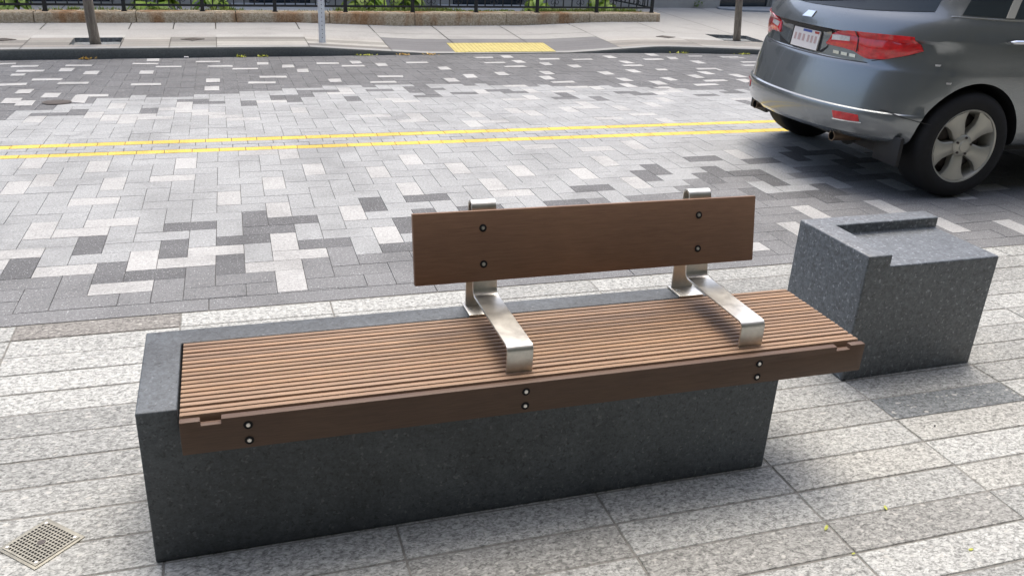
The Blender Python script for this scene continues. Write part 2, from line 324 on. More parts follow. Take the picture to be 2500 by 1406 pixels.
def sett(poly, col, g=.0015, lift=0.0):
    if len(poly) < 3: return
    a = sum(p[0]*q[1] - q[0]*p[1] for p, q in zip(poly, poly[1:] + poly[:1]))/2
    if abs(a) < .0006: return
    if a < 0: poly = poly[::-1]
    poly = shrink(poly, g); dz = rnd.uniform(-.0007, .0007) + lift
    top = [(x, y, zroad(y) + dz) for x, y in poly]
    rb.poly(top, col, 0)
    for p, q in zip(top, top[1:] + top[:1]): rb.poly([(p[0], p[1], p[2]-.006), (q[0], q[1], q[2]-.006), q, p], col, 0)
def tone(t, r):
    if t == 'W': b = .358 + r.uniform(-.02, .02); return (b*1.0, b*1.0, b*.975)
    if t == 'D': b = .112 + r.uniform(-.010, .012); return (b*.985, b, b*1.03)
    if t == 'F': b = .166 + r.uniform(-.012, .012); return (b*.985, b, b*1.015)
    if t == 'K': b = .115 + r.uniform(-.007, .008); return (b*.985, b, b*1.03)
    b = .292 + r.uniform(-.015, .015); return (b*.972, b*1.0, b*1.0)
over = {(k[0][0], k[1], k[2]): k[0][1] for k in NT}
def ybound(x): return interp([(-8, 2.0), (.3, 2.0), (.7, 2.08), (1.1, 2.3), (2, 2.55), (3, 2.85), (4.5, 3.25), (6, 3.3), (14, 3.2)], x)
for i in range(-46, 100):
    for j in range(-4, 26):
        s = (i - j) % 4
        if s not in (1, 0): continue
        t = 'H' if s == 1 else 'V'
        o = ((0, 0), (2, 0), (2, 1), (0, 1)) if t == 'H' else ((0, 0), (1, 0), (1, 2), (0, 2))
        poly = [nmap(i + a, j + b) for a, b in o]
        poly = clip(poly, lambda p: p[1] - 1.665); poly = clip(poly, lambda p: yel(p[0], 0) - p[1]) if poly else poly
        if len(poly) < 3: continue
        cx = sum(p[0] for p in poly)/len(poly); cy = sum(p[1] for p in poly)/len(poly)
        r = random.Random(i*977 + j*31 + 5)
        dark = cy < ybound(cx); vis = -.8 < cx < 4.4
        k = over.get((t, i, j))
        if k is None:
            if dark: k = 'F' if (vis or r.random() > .07) else 'W'
            else:
                k = 'G' if (vis or r.random() > .10) else 'W'
                if not vis and cy < ybound(cx) + .7 and r.random() < .22: k = 'D'
        sett(poly, tone(k, r))
# far lane: mirrored bond
def fmap(i, j): x = -8.0 + .131*i; return x, 4.405 + .033*(x + 1.18) + .1312*j
FB = [(-8, 5.0), (-1.5, 5.3), (-1.24, 5.62), (-1.02, 5.92), (-.76, 6.27), (0, 6.33), (.26, 6.44), (.83, 6.72), (1.43, 6.80), (2.7, 6.86), (3.33, 6.70), (4.0, 6.58), (4.65, 6.5), (5.5, 6.24), (9, 6.2), (14, 6.4)]
for i in range(-8, 165):
    for j in range(-6, 44):
        s = (i + j) % 4
        if s not in (0, 2): continue
        t = 'H' if s == 0 else 'V'
        o = ((0, 0), (2, 0), (2, 1), (0, 1)) if t == 'H' else ((0, 0), (1, 0), (1, 2), (0, 2))
        poly = [fmap(i + a, j + b) for a, b in o]
        poly = clip(poly, lambda p: p[1] - yel(p[0], 4)); poly = clip(poly, lambda p: yk(p[0]) + .02 - p[1]) if poly else poly
        if len(poly) < 3: continue
        cx = sum(p[0] for p in poly)/len(poly); cy = sum(p[1] for p in poly)/len(poly)
        r = random.Random(i*613 + j*17 + 3)
        if cy > interp(FB, cx): k = 'K' if (-2 < cx < 6.5 or r.random() > .08) else 'W'
        else:
            k = 'G' if r.random() > .15 else 'W'
            x0 = min(p[0] for p in poly); x1 = max(p[0] for p in poly); y0 = min(p[1] for p in poly); y1 = max(p[1] for p in poly)
            if any(x0 <= a <= x1 and y0 <= b <= y1 for a, b in FD): k = 'D'
        sett(poly, tone(k, r))
for q in FW:
    P4 = [(q[0], q[1]), (q[2], q[3]), (q[4], q[5]), (q[6], q[7])]
    sett(P4, tone('W', rnd), 0.0, .0035)
# double yellow line of small setts with two plain courses between
for k in range(4):
    off = (.02, .11, .04, .105)[k]
    for n in range(-30, 90):
        x0 = off + n*.1735; x1 = x0 + .1735
        col = (.58, .42, .075) if k in (0, 3) else tone('G', rnd)
        if k in (0, 3): col = jit(col, .06)
        sett([(x0, yel(x0, k)), (x1, yel(x1, k)), (x1, yel(x1, k+1)), (x0, yel(x0, k+1))], col, .0022)
# edging band along the near side
for n in range(-6, 16):
    x0 = .129 + n*.98
    sett([(x0, NEAR_EDGE + .006), (x0 + .98, NEAR_EDGE + .006), (x0 + .98, 1.665), (x0, 1.665)], tone('F', rnd), .0022)
# joint bed and the plain continuation of the street to both sides
for x0, x1 in ((-6, 14),):
    rb.poly([(x0, 1.55, -.005), (x1, 1.55, -.005), (x1, 4.5, -.005), (x0, 4.5, -.005)], (1, 1, 1), 1)
    rb.poly([(x0, 4.5, -.005), (x1, 4.5, -.005), (x1, 10.5, zroad(10.5)-.005), (x0, 10.5, zroad(10.5)-.005)], (1, 1, 1), 1)
for x0, x1 in ((-60, -6), (14, 80)):
    rb.poly([(x0, 1.55, -.003), (x1, 1.55, -.003), (x1, 4.5, -.003), (x0, 4.5, -.003)], (.25, .255, .26), 0)
    rb.poly([(x0, 4.5, -.003), (x1, 4.5, -.003), (x1, 10.5, zroad(10.5)-.003), (x0, 10.5, zroad(10.5)-.003)], (.25, .255, .26), 0)
rb.build('road', [M['paver'], M['joint']], kind='structure')

# ------------------------------------------------------------------ far pavement with kerb, dropped crossing and tree pits
def zs(x, y): return -.07 - .008*max(-8, min(14, x)) + .02*(y - 9.15)
def ramp_a(x): return interp([(1.3, 0), (2.9, 1), (4.95, 1), (6.3, 0)], x)
def zfar(x, v):
    y = yk(x) + v; drop = zs(x, yk(x)) - zroad(yk(x)) - .012
    return zs(x, y) - ramp_a(x)*drop*(1 - .45*min(1, v/1.9))
PITS = [(-1.38, -.86, .26, .74), (7.66, 8.36, .78, 1.36)]
def cut(vals, extra): return sorted(set([round(v, 4) for v in vals + extra]))
JX = [-4.8, -3.8, -2.82, -1.835, -.845, -.32, .205, 1.29, 2.34, 3.33, 4.45, 5.68, 7.0, 8.2, 9.4, 10.6, 11.8, 13]
fb = MB()
rows_v = [0, .13, .26, .42, .58, .74]
def pl_tone(i, k):
    r = random.Random(i*57 + k*1013)
    return r.choice([(.20, .192, .175), (.245, .238, .215), (.35, .34, .31), (.175, .168, .155), (.26, .245, .222)])
def far_quad(x0, x1, v0, v1, col, g=.004):
    x0 += g; x1 -= g; v0 += g; v1 -= g
    n = max(1, int((x1-x0)/.35)); m = max(1, int((v1-v0)/.4))
    rows = [[(x0 + (x1-x0)*a/n, yk(x0 + (x1-x0)*a/n) + v0 + (v1-v0)*b/m, zfar(x0 + (x1-x0)*a/n, v0 + (v1-v0)*b/m)) for a in range(n+1)] for b in range(m+1)]
    fb.grid(rows, col)
def vwall(x): return (10.60 + .147*(x + 2.9)) - yk(x)
for i, (x0, x1) in enumerate(zip(JX, JX[1:])):
    gran = 2.3 <= (x0+x1)/2 <= 5.6
    for k in range(5):
        v0, v1 = rows_v[k], rows_v[k+1]
        xa, xb = x0, x1
        if k == 0: col = (.27, .27, .26)
        elif gran: col = (.155, .155, .158)
        else: col = pl_tone(i, k)
        segs = [(xa, xb)]
        for p in PITS:
            if v0 < p[3] - .01 and v1 > p[2] + .01:
                ns = []
                for a, b in segs:
                    if b <= p[0] or a >= p[1]: ns.append((a, b))
                    else:
                        if a < p[0]: ns.append((a, p[0]))
                        if b > p[1]: ns.append((p[1], b))
                segs = ns
        for a, b in segs: far_quad(a, b, v0, v1, col, .004)
    top = 6.2
    vs = [.74, .93, 1.36, top] if not gran else [.74, .98, 1.36, top]
    for k in range(3):
        segs = [(x0, x1)]
        for p in PITS:
            if vs[k] < p[3] - .01 and vs[k+1] > p[2] + .01:
                ns = []
                for a, b in segs:
                    if b <= p[0] or a >= p[1]: ns.append((a, b))
                    else:
                        if a < p[0]: ns.append((a, p[0]))
                        if b > p[1]: ns.append((p[1], b))
                segs = ns
        col = (.335, .330, .312)
        if k == 0: col = (.17, .17, .172) if gran else ((.37, .365, .345) if i % 3 == 0 else (.33, .32, .30))
        for a, b in segs: far_quad(a, b, vs[k], vs[k+1], jit(col, .03), .0 if k < 2 and not gran else .007)
# base under the joints
rows = [[(x, yk(x) + v, zfar(x, v) - .02) for x in [-5 + .25*n for n in range(77)]] for v in (.0, .26, .74, .78, 1.36, 6.2)]
for a in range(5):
    for n in range(76):
        xm = -5 + .25*n + .125; vm = ((.0, .26, .74, .78, 1.36, 6.2)[a] + (.0, .26, .74, .78, 1.36, 6.2)[a+1])/2
        if any(p[0] - .15 < xm < p[1] + .15 and p[2] - .02 < vm < p[3] + .02 for p in PITS): continue
        fb.poly([rows[a][n], rows[a][n+1], rows[a+1][n+1], rows[a+1][n]], (.12, .115, .105))
for x0, x1 in ((-60, -4.8), (13, 80)):
    fb.poly([(x0, yk(x0), zs(x0, yk(x0))), (x1, yk(x1), zs(x1, yk(x1))), (x1, yk(x1) + 6.2, zs(x1, yk(x1) + 6.2)), (x0, yk(x0) + 6.2, zs(x0, yk(x0) + 6.2))], (.4, .39, .365))
fb.build('sidewalk', M['concrete'], kind='structure')
kb = MB()
xs = [-60, -20, -8] + [-5 + .2*n for n in range(91)] + [20, 80]
kb.grid([[(x, yk(x) - .012, zroad(yk(x)) - .02) for x in xs], [(x, yk(x) - .012, max(zroad(yk(x)) - .015, zfar(x, 0) - .018)) for x in xs], [(x, yk(x) + .004, max(zroad(yk(x)) - .012, zfar(x, 0) - .001)) for x in xs]])
kb.build('kerb', M['kerb'], kind='structure', smooth=True, auto=60)
for p, w in zip(PITS, ('left', 'right')):
    t = MB(); n = 4
    xm = (p[0]+p[1])/2
    def P(x, v, dz): return (x, yk(x) + v, zfar(x, v) + dz)
    A = [P(p[0], p[2], 0), P(p[1], p[2], 0), P(p[1], p[3], 0), P(p[0], p[3], 0)]
    B = [(a[0], a[1], a[2] - .05) for a in A]
    for a in range(4): t.poly([A[a], A[(a+1) % 4], B[(a+1) % 4], B[a]])
    t.poly(B)
    t.build('tree_pit_soil', M['gravel'], kind='structure')
soilb = MB()
def wally(x): return 10.60 + .147*(x + 2.9)
soilb.grid([[(x, wally(x) + v, z) for x in (-14, -5, 0, 4, 7.35)] for v, z in ((.2, .062), (.5, .05), (1.0, .0), (1.84, -.06), (2.2, -.1))])
soilb.build('garden_soil', M['soil'], kind='structure')
gb = MB(); gb.poly([(-300, -300, -.6), (300, -300, -.6), (300, 300, -.6), (-300, 300, -.6)])
gb.build('ground', M['asphalt'], kind='structure')
# ------------------------------------------------------------------ bench
BX, BY = .91, .22
bench = tag(empty('stone_bench', (BX, BY, 0)), 'long dark granite bench with slatted hardwood seat, backrest board and two steel arms', 'bench')
O = (BX, BY, 0)
def prism(mb, prof, x0, x1):   # profile in (y,z) swept along x
    a = [(x0, y, z) for y, z in prof]; b = [(x1, y, z) for y, z in prof]
    n = len(prof)
    for k in range(n): mb.poly([a[k], a[(k+1) % n], b[(k+1) % n], b[k]])
    mb.poly(a[::-1]); mb.poly(b)
def stone_obj(name, parent, origin, L, D, H, w, rr, low, bevel, mat):
    """granite block: pier at one end and a rail along the back stand above the seat recess"""
    bm = bmesh.new()
    xs = [0, w, L]; ys = [0, D - rr, D]
    def cell(x0, x1, y0, y1, z):
        c = bmesh.ops.create_cube(bm, size=1)['verts']
        for v in c: v.co = Vector(((x0+x1)/2 + v.co.x*(x1-x0), (y0+y1)/2 + v.co.y*(y1-y0), z/2 + v.co.z*z))
    # one closed outline: top face polygons and sides
    bm.clear() if hasattr(bm, 'clear') else None
    V = {}
    def P(x, y, z):
        k = (round(x, 5), round(y, 5), round(z, 5))
        if k not in V: V[k] = bm.verts.new(k)
        return V[k]
    F = lambda *p: bm.faces.new([P(*q) for q in p])
    e = 0.0
    F((0,0,H),(w,0,H),(w,D-rr,H),(0,D-rr,H)); F((0,D-rr,H),(w,D-rr,H),(w,D,H),(0,D,H)); F((w,D-rr,H),(L,D-rr,H),(L,D,H),(w,D,H))
    F((w,e,low),(L,e,low),(L,D-rr,low),(w,D-rr,low))
    F((w,D-rr,low),(L,D-rr,low),(L,D-rr,H),(w,D-rr,H))
    F((w,D-rr,low),(w,D-rr,H),(w,0,H),(w,0,low))
    F((0,0,0),(w,0,0),(w,0,low),(w,0,H),(0,0,H)); F((w,0,0),(L,0,0),(L,0,low),(w,0,low))
    F((L,e,0),(L,D,0),(L,D,H),(L,D-rr,H),(L,D-rr,low),(L,e,low))
    F((0,D,0),(0,D,H),(w,D,H),(L,D,H),(L,D,0)); F((0,0,0),(0,0,H),(0,D-rr,H),(0,D,H),(0,D,0))
    F((0,0,0),(0,D,0),(L,D,0),(L,0,0),(w,0,0))
    bmesh.ops.recalc_face_normals(bm, faces=bm.faces[:])
    sh = [ed for ed in bm.edges if len(ed.link_faces) == 2 and ed.calc_face_angle(0) > .5]
    bmesh.ops.bevel(bm, geom=sh, offset=bevel, segments=3, affect='EDGES', profile=.6)
    m = MB(); m.addbm(bm)
    return m.build(name, mat, parent, origin, smooth=True, auto=50)
BL, BD, BH, BW, BR = 1.815, .443, .45, .095, .084
stone_obj('base', bench, O, BL, BD, BH, BW, BR, .40, .005, M['darkstone'])
seat = MB(); r5 = random.Random(4)
SX0, SX1 = BW + .006, 2.048
def tonew(r, a=.17):
    k = 1 + r.uniform(-a, a); h = r.uniform(-.03, .03)
    return (k*(1 + h), k, k*(1 - h*1.6))
# slats run from the rail to the front board; a wider gap after the third
edges = []
y = .3545
for n in range(16): edges.append((y - .0157, y)); y -= .02165
y -= .0035
for n in range(2): edges.append((y - .0157, y)); y -= .0215
for k, (a, b) in enumerate(edges):
    e1 = SX1 if True else SX1
    seat.box(SX0, e1, a, b, .408, .45 + r5.uniform(-.0006, .0006), tonew(r5), bev=.0022)
seat.box(SX0 + .05, SX1 - .05, .02, .33, .402, .409, (.07, .06, .05))  # near-black sheet below the slats paints the shade in their gaps
seat_ob = seat.build('seat', M['slat'], bench, O, smooth=True, auto=40)
fbm = MB()
fy1 = -.0445; fy0 = -.066
NOT = [(.148, .196), (1.948, 1.997)]
xs = [SX0, NOT[0][0], NOT[0][1], NOT[1][0], NOT[1][1], SX1]
for k in range(5):
    fbm.box(xs[k], xs[k+1], fy0, fy1, .359, .45 if k % 2 == 0 else .436, (1, 1, 1))
bm = bmesh.new(); me_t = bpy.data.meshes.new('t'); me_t.from_pydata(fbm.v, [], fbm.f); bm.from_mesh(me_t); bpy.data.meshes.remove(me_t)
bmesh.ops.remove_doubles(bm, verts=bm.verts[:], dist=1e-5)
bm2 = bmesh.new(); bm.free()
def board_mesh(x0, x1, y0, y1, z0, z1, nots, depth, bev):
    bm = bmesh.new(); top = []
    pts = [(x0, z1)]
    for a, b in nots: pts += [(a, z1), (a, z1 - depth), (b, z1 - depth), (b, z1)]
    pts += [(x1, z1), (x1, z0), (x0, z0)]
    f = bm.faces.new([bm.verts.new((p[0], y0, p[1])) for p in pts])
    r = bmesh.ops.extrude_face_region(bm, geom=[f])
    for v in [g for g in r['geom'] if isinstance(g, bmesh.types.BMVert)]: v.co.y = y1
    bmesh.ops.recalc_face_normals(bm, faces=bm.faces[:])
    bmesh.ops.bevel(bm, geom=bm.edges[:], offset=bev, segments=2, affect='EDGES', profile=.5)
    return bm
fm = MB(); fm.addbm(board_mesh(SX0, SX1, fy0, fy1, .359, .45, NOT, .014, .0025), (.64, .64, .66))  # tone darkens the front face further, painted shade
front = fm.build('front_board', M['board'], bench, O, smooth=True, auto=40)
def bolt_bm(px, py, pz):      # dark counterbore with a small bright head in it
    m = MB()
    for rad0, rad1, yy, mi in ((.0115, .0045, -.0012, 0),):
        n = 20
        o = [(px + .0115*math.cos(t), py - .0011, pz + .0115*math.sin(t)) for t in [2*math.pi*k/n for k in range(n)]]
        m.poly(o, mi=0)
        h = [(px + .0055*math.cos(t), py - .0011, pz + .0055*math.sin(t)) for t in [2*math.pi*k/n for k in range(n)]]
        h2 = [(px + .0048*math.cos(t), py - .0032, pz + .0048*math.sin(t)) for t in [2*math.pi*k/n for k in range(n)]]
        m.grid([h, h2], mi=1, closed=True); m.poly(h2, mi=1)
    return m
for bx in (.2565, .967, 1.683):
    for bz in (.4245, .381): bolt_bm(bx, fy0, bz).build('bolt', [M['black'], M['bolt']], front, O)
# backrest, leaning back a little
KB, KT = (.322, .581), (.364, .788)
TILT = math.atan2(KT[0] - KB[0], KT[1] - KB[1]); KH = math.hypot(KT[0] - KB[0], KT[1] - KB[1])
TM = Matrix.Translation((0, KB[0], KB[1])) @ Matrix.Rotation(-TILT, 4, 'X')
def tilted(mb):
    mb.v = [tuple(TM @ Vector(q)) for q in mb.v]; return mb
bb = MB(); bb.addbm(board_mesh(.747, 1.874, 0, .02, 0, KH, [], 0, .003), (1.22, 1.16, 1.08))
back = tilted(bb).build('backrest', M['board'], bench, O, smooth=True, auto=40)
for bx in (.955, 1.668):
    for bz in (.052, .160): tilted(bolt_bm(bx, 0, bz)).build('bolt', [M['black'], M['bolt']], back, O)
# steel arms: base plate, rear leg, hairpin, front leg, arm rest, down-turned end
def strap(path, x0, x1, th):
    rows = []; n = len(path)
    off = []
    for i, (y, z) in enumerate(path):
        a = path[max(0, i-1)]; b = path[min(n-1, i+1)]
        d = Vector((b[0]-a[0], b[1]-a[1])).normalized(); off.append((-d.y, d.x))
    outer = [(y + o[0]*th/2, z + o[1]*th/2) for (y, z), o in zip(path, off)]
    inner = [(y - o[0]*th/2, z - o[1]*th/2) for (y, z), o in zip(path, off)]
    m = MB(); c = .0012
    ring = lambda P, Q: [[(x0 + c, *p), (x1 - c, *p), (x1, *[(p[k]*.85 + q[k]*.15) for k in (0, 1)]), (x1, *[(p[k]*.15 + q[k]*.85) for k in (0, 1)]), (x1 - c, *q), (x0 + c, *q), (x0, *[(p[k]*.15 + q[k]*.85) for k in (0, 1)]), (x0, *[(p[k]*.85 + q[k]*.15) for k in (0, 1)])] for p, q in zip(P, Q)]
    rr = ring(outer, inner)
    m.grid(rr, closed=True); m.poly(rr[0][::-1]); m.poly(rr[-1]); return m
def arc(cy, cz, r, a0, a1, n=10): return [(cy + r*math.cos(R(a0 + (a1-a0)*k/n)), cz + r*math.sin(R(a0 + (a1-a0)*k/n))) for k in range(n+1)]
path = [(.428, .456), (.428, .60), (.428, .782)] + arc(.4085, .785, .0195, 0, 172, 14) + [(.369, .66), (.353, .582)] + arc(.3235, .553, .0255, 2, -90, 8) + [(.30, .5275), (.18, .527), (.06, .527)] + arc(.0135, .511, .016, 90, 180, 8) + [(-.0025, .48), (-.0025, .444)]
for x0, x1 in ((.929, 1.004), (1.646, 1.724)):
    sm = strap(path, x0, x1, .0062)
    br = sm.build('arm_bracket', M['steel'], bench, O, smooth=True, auto=35)
    pm = MB(); pm.box(x0 - .006, x1 + .004, .354, .448, .4505, .4575, bev=.001)
    pl = pm.build('base_plate', M['steel'], br, O, smooth=True, auto=35)
    hm = MB(); hm.tube([(x0 + .012, .40, .4575), (x0 + .012, .40, .461)], .006, 6); hm.build('bolt', M['steel'], pl, O)
# ------------------------------------------------------------------ second granite block (no slats)
blk = tag(empty('granite_block', (2.434, .4218, 0), .0187), 'bare dark granite seat block with raised side and back rim, no wood on it', 'stone seat')
stone_obj('block', blk, (0, 0, 0), .624, .4157, .513, .1064, .0861, .467, .008, M['blockstone'])

# ------------------------------------------------------------------ drain cover
dr = tag(empty('drain_cover', (-.290, .152, 0), R(45)), 'small square perforated steel drain cover set diagonally in the granite planks', 'drain cover')
m = MB(); m.box(-.0745, .0745, -.0745, .0745, -.004, .0022, bev=.001); m.build('frame', M['grate'], dr, smooth=True, auto=40)
m = MB(); n = 12; h = .062
g = .0022
# plate with real square holes above a dark floor
st = 2*h/n
m2 = MB(); m2.poly([(-h, -h, .0026), (h, -h, .0026), (h, h, .0026), (-h, h, .0026)]); m2.build('sump', M['black'], dr)
cs = [-.066, -h] + [v for k in range(n) for v in (-h + st*(k + .17), -h + st*(k + .83))] + [h, .066]
for a in range(len(cs)-1):
    for b in range(len(cs)-1):
        ca, cb = (cs[a]+cs[a+1])/2, (cs[b]+cs[b+1])/2
        hole = a >= 2 and b >= 2 and a % 2 == 0 and b % 2 == 0 and a < len(cs)-2 and b < len(cs)-2
        if hole and abs(ca) < .012 and abs(cb) < .012: hole = False
        if hole and abs(ca) > .052 and abs(cb) > .052: hole = False
        if not hole: m.poly([(cs[a], cs[b], .0044), (cs[a+1], cs[b], .0044), (cs[a+1], cs[b+1], .0044), (cs[a], cs[b+1], .0044)])
m.build('grate', M['grate'], dr)
for sx in (-1, 1):
    for sy in (-1, 1):
        m = MB(); m.tube([(sx*.057, sy*.057, .0040), (sx*.057, sy*.057, .0058)], .0042, 10); m.build('screw', M['bolt'], dr)
m = MB(); m.tube([(0, 0, .0042), (0, 0, .0052)], [.011, .010], 14); m.build('key_slot', M['castiron'], dr)

# ------------------------------------------------------------------ yellow leaves and bits on the pavement
def leaf_bit(name, x, y, z, s, rz, label, cat, group, mat, kx=2.2):
    m = MB(); rows = []
    for a in range(5):
        t = a/4; w = math.sin(math.pi*(.12 + .76*t))*.5
        rows.append([((t - .5)*kx*s, -w*s, .003 + .25*s*(abs(t-.5))), ((t - .5)*kx*s, 0, .0015 + .2*s*abs(t-.5)), ((t - .5)*kx*s, w*s, .003 + .25*s*abs(t-.5))])
    m.grid(rows, (1, 1, 1)); o = m.build(name, mat, None)
    o.location = (x, y, z); o.rotation_euler = (0, 0, rz); return tag(o, label, cat, group)
leaf_bit('fallen_leaf', 2.063, -.283, .001, .0095, 1.2, 'tiny yellow-green leaf on a plank joint right of the bench base', 'leaf', 'yellow leaves on the pavement', M['seed'])
leaf_bit('fallen_leaf', 1.826, -.318, .001, .009, .7, 'tiny curled yellow leaf where two plank joints cross below the bench', 'leaf', 'yellow leaves on the pavement', M['seed'], 3)
leaf_bit('fallen_leaf', 1.832, -.433, .001, .006, .2, 'smallest yellow speck on the lowest crossing of plank joints', 'leaf', 'yellow leaves on the pavement', M['seed'])
leaf_bit('fallen_leaf', 2.176, -.503, .001, .008, .1, 'pale yellow leaf lying alone in the lower right pavement corner', 'leaf', 'yellow leaves on the pavement', M['seed'])
leaf_bit('pebble', 2.558, .065, .001, .007, .4, 'small dark crumb lying in front of the bare granite block', 'pebble', None, M['soil'], 1.2)

# ------------------------------------------------------------------ covers in the street and far pavement
m = MB(); cx, cy = -1.075, 6.06; n = 28
for r0, r1, z0, z1 in ((0, .085, .007, .007), (.085, .112, .006, .006)):
    for k in range(n):
        a, b = 2*math.pi*k/n, 2*math.pi*(k+1)/n
        q = [(cx + r*math.cos(t), cy + r*math.sin(t), zroad(cy + r*math.sin(t)) + z0) for r, t in ((r0, a), (r1, a), (r1, b), (r0, b))]
        m.poly(q if r0 > 0 else [q[0], q[1], q[2]])
mh = tag(m.build('valve_cover', M['castiron'], None, (cx, cy, 0)), 'round rusty iron valve cover among the pale street setts', 'valve cover')
for x, y, s, lab in ((-.07, 9.66, .14, 'diamond shaped dark cover in the far pavement right of the left tree'), (-2.09, 9.45, .13, 'small dark cover in the far pavement at the left picture edge'), (6.78, 10.48, .16, 'flat dark cover in the far pavement right of the yellow tactile plate')):
    m = MB(); v = y - yk(x)
    q = [(x - s, v), (x, v - s*.7), (x + s, v), (x, v + s*.7)]
    m.poly([(a, yk(a) + b, zfar(a, b) + .006) for a, b in q])
    m.grid([[(a, yk(a) + b, zfar(a, b) + .006) for a, b in q], [(a, yk(a) + b, zfar(a, b) - .01) for a, b in q]], closed=True)
    tag(m.build('utility_cover', M['castiron'], None, (x, y, 0)), lab, 'utility cover', 'covers in the far pavement')
# tactile plate with domes on the dropped crossing
tp = tag(empty('tactile_plate', (3.95, 9.8, -.17)), 'bright yellow tactile warning plate on the dropped kerb crossing', 'tactile plate')
m = MB(); nx, ny = 24, 8
def TP(u, v, dz=.006):
    x = 3.20 + 1.46*u + .03*v; vv = .055 + .62*v; return (x, yk(x) + vv, zfar(x, vv) + dz)
m.grid([[TP(a/nx, b/ny) for a in range(nx+1)] for b in range(ny+1)])
edge = [TP(a/nx, 0) for a in range(nx+1)] + [TP(1, b/ny) for b in range(1, ny+1)] + [TP(a/nx, 1) for a in range(nx-1, -1, -1)] + [TP(0, b/ny) for b in range(ny-1, 0, -1)]
m.grid([edge, [(p[0], p[1], p[2] - .02) for p in edge]], closed=True)
m.build('panel', M['tactile'], tp, (3.95, 9.8, -.17))
m = MB()
for a in range(25):
    for b in range(11):
        c = Vector(TP((a + .5)/25, (b + .5)/11, .0058)); 
        ring = [[c + Vector((math.cos(t)*rr, math.sin(t)*rr, hh)) for t in [k*math.pi/4 for k in range(8)]] for rr, hh in ((.013, 0), (.010, .004))]
        m.grid(ring, closed=True); m.poly(ring[1])
d = m.build('dome', M['tactile'], tp, (3.95, 9.8, -.17)); d['kind'] = 'stuff'

# ------------------------------------------------------------------ granite garden wall and iron fence
gw = tag(empty('garden_wall', (2.0, wally(2.0), -.05)), 'low rust-stained brown granite wall under the black iron fence', 'wall')
jx = [-9.6, -7.5, -5.6, -3.75, -1.97, -.785, .48, 1.78, 3.07, 4.58, 6.10, 7.50]
for a, b in zip(jx, jx[1:]):
    r = random.Random(int(a*100)); k = 1 + r.uniform(-.1, .1); m = MB(); n = 16
    rows = []
    prof = [(0.0, -.16), (.0, -.02), (.0, .05), (.004, .083), (.012, .094), (.26, .096), (.26, -.16)]
    for j in range(n+1):
        x = a + .006 + (b - a - .012)*j/n
        tl = .012*(1 - max(0, min(1, (x+2)/4)))
        row = []
        for v, z in prof:
            rough = 0 if v > .02 else noise.noise(Vector((x*9, z*14, 1.3)))*.011
            row.append((x, wally(x) + v + rough, z + tl - .004*max(0, x) + (rough*.3 if z > .08 else 0)))
        rows.append(row)
    m.grid(rows, (k, k*.97, k*.93)); m.poly(rows[0][::-1], (k, k, k)); m.poly(rows[-1], (k, k, k))
    m.build('stone_block', M['wall'], gw, (2.0, wally(2.0), -.05), smooth=True, auto=40)
def wtop(x): return .096 + .012*(1 - max(0, min(1, (x+2)/4))) - .004*max(0, x)
FO = (2.0, wally(2.0) + .14, 0)
fe = tag(empty('iron_fence', FO), 'black wrought iron fence with scrolls along the top of the granite wall', 'fence')
posts = [-9.2, -8.1, -7.05, -6.0, -4.95, -3.9, -2.87, -1.85, -.93, .05, 1.02, 2.03, 3.06, 4.10, 5.17, 6.28, 7.10, 7.38]
postm = MB(); postm.box(-.024, .024, -.024, .024, 0, .95, bev=.003); postm.box(-.034, .034, -.034, .034, 0, .012)
pickm = MB(); pickm.box(-.008, .008, -.008, .008, 0, .74)
scrm = MB()
for sg in (-1, 1):
    pts = [(sg*(.012 + .028 - .028*math.cos(t)) if t < math.pi else sg*(.012 + .028 - .028*math.cos(t)), 0, .07 + .028*math.sin(t + math.pi)) for t in [k*math.pi*1.55/12 for k in range(13)]]
    scrm.tube(pts, .0055, 6)
def first(mb, name, mat, parent, loc):
    o = mb.build(name, mat, parent); o.location = loc; return o
mp = mk = ms = None
def floc(x, z): return (x - FO[0], wally(x) + .14 - FO[1], z)
slope = math.atan(.147)
for i, x in enumerate(posts):
    if i == len(posts) - 2: continue
    if mp is None: mp = first(postm, 'post', M['iron'], fe, floc(x, wtop(x))).data
    else: inst('post', mp, fe, floc(x, wtop(x)))
bays = [p for i, p in enumerate(posts) if i != len(posts) - 2]
for a, b in zip(bays, bays[1:]):
    if b < -3.9: continue
    for k in range(1, 7):
        x = a + (b - a)*k/7; z = wtop(x) + .085
        if mk is None: mk = first(pickm, 'picket', M['iron'], fe, floc(x, z)).data
        else: inst('picket', mk, fe, floc(x, z))
        if k in (2, 5):
            if ms is None: o = first(scrm, 'scroll', M['iron'], fe, floc(x, z)); o.rotation_euler = (0, 0, slope); ms = o.data
            else: inst('scroll', ms, fe, floc(x, z), slope)
m = MB()
for z0, z1 in ((.066, .094), (.80, .825)):
    rows = [[(x, wally(x) + .14 + dy, wtop(x) + dz) for dy, dz in ((-.014, z0), (.014, z0), (.014, z1), (-.014, z1))] for x in (-9.2, -5, -1.85, 2, 7.38)]
    m.grid(rows, closed=True); m.poly(rows[-1])
m.build('rail', M['iron'], fe, FO)
# return side of the fence towards the house
m = MB(); c0 = Vector((7.38, wally(7.38) + .14, wtop(7.38)))
for z0 in (.07, .80): m.box(-.012, .012, 0, 1.6, z0, z0 + .022)
for k in range(1, 12): m.box(-.008, .008, k*.14 - .008, k*.14 + .008, .085, .80)
ret = m.build('side_rail', M['iron'], fe); ret.location = c0 - Vector(FO); ret.rotation_euler = (0, 0, R(9))

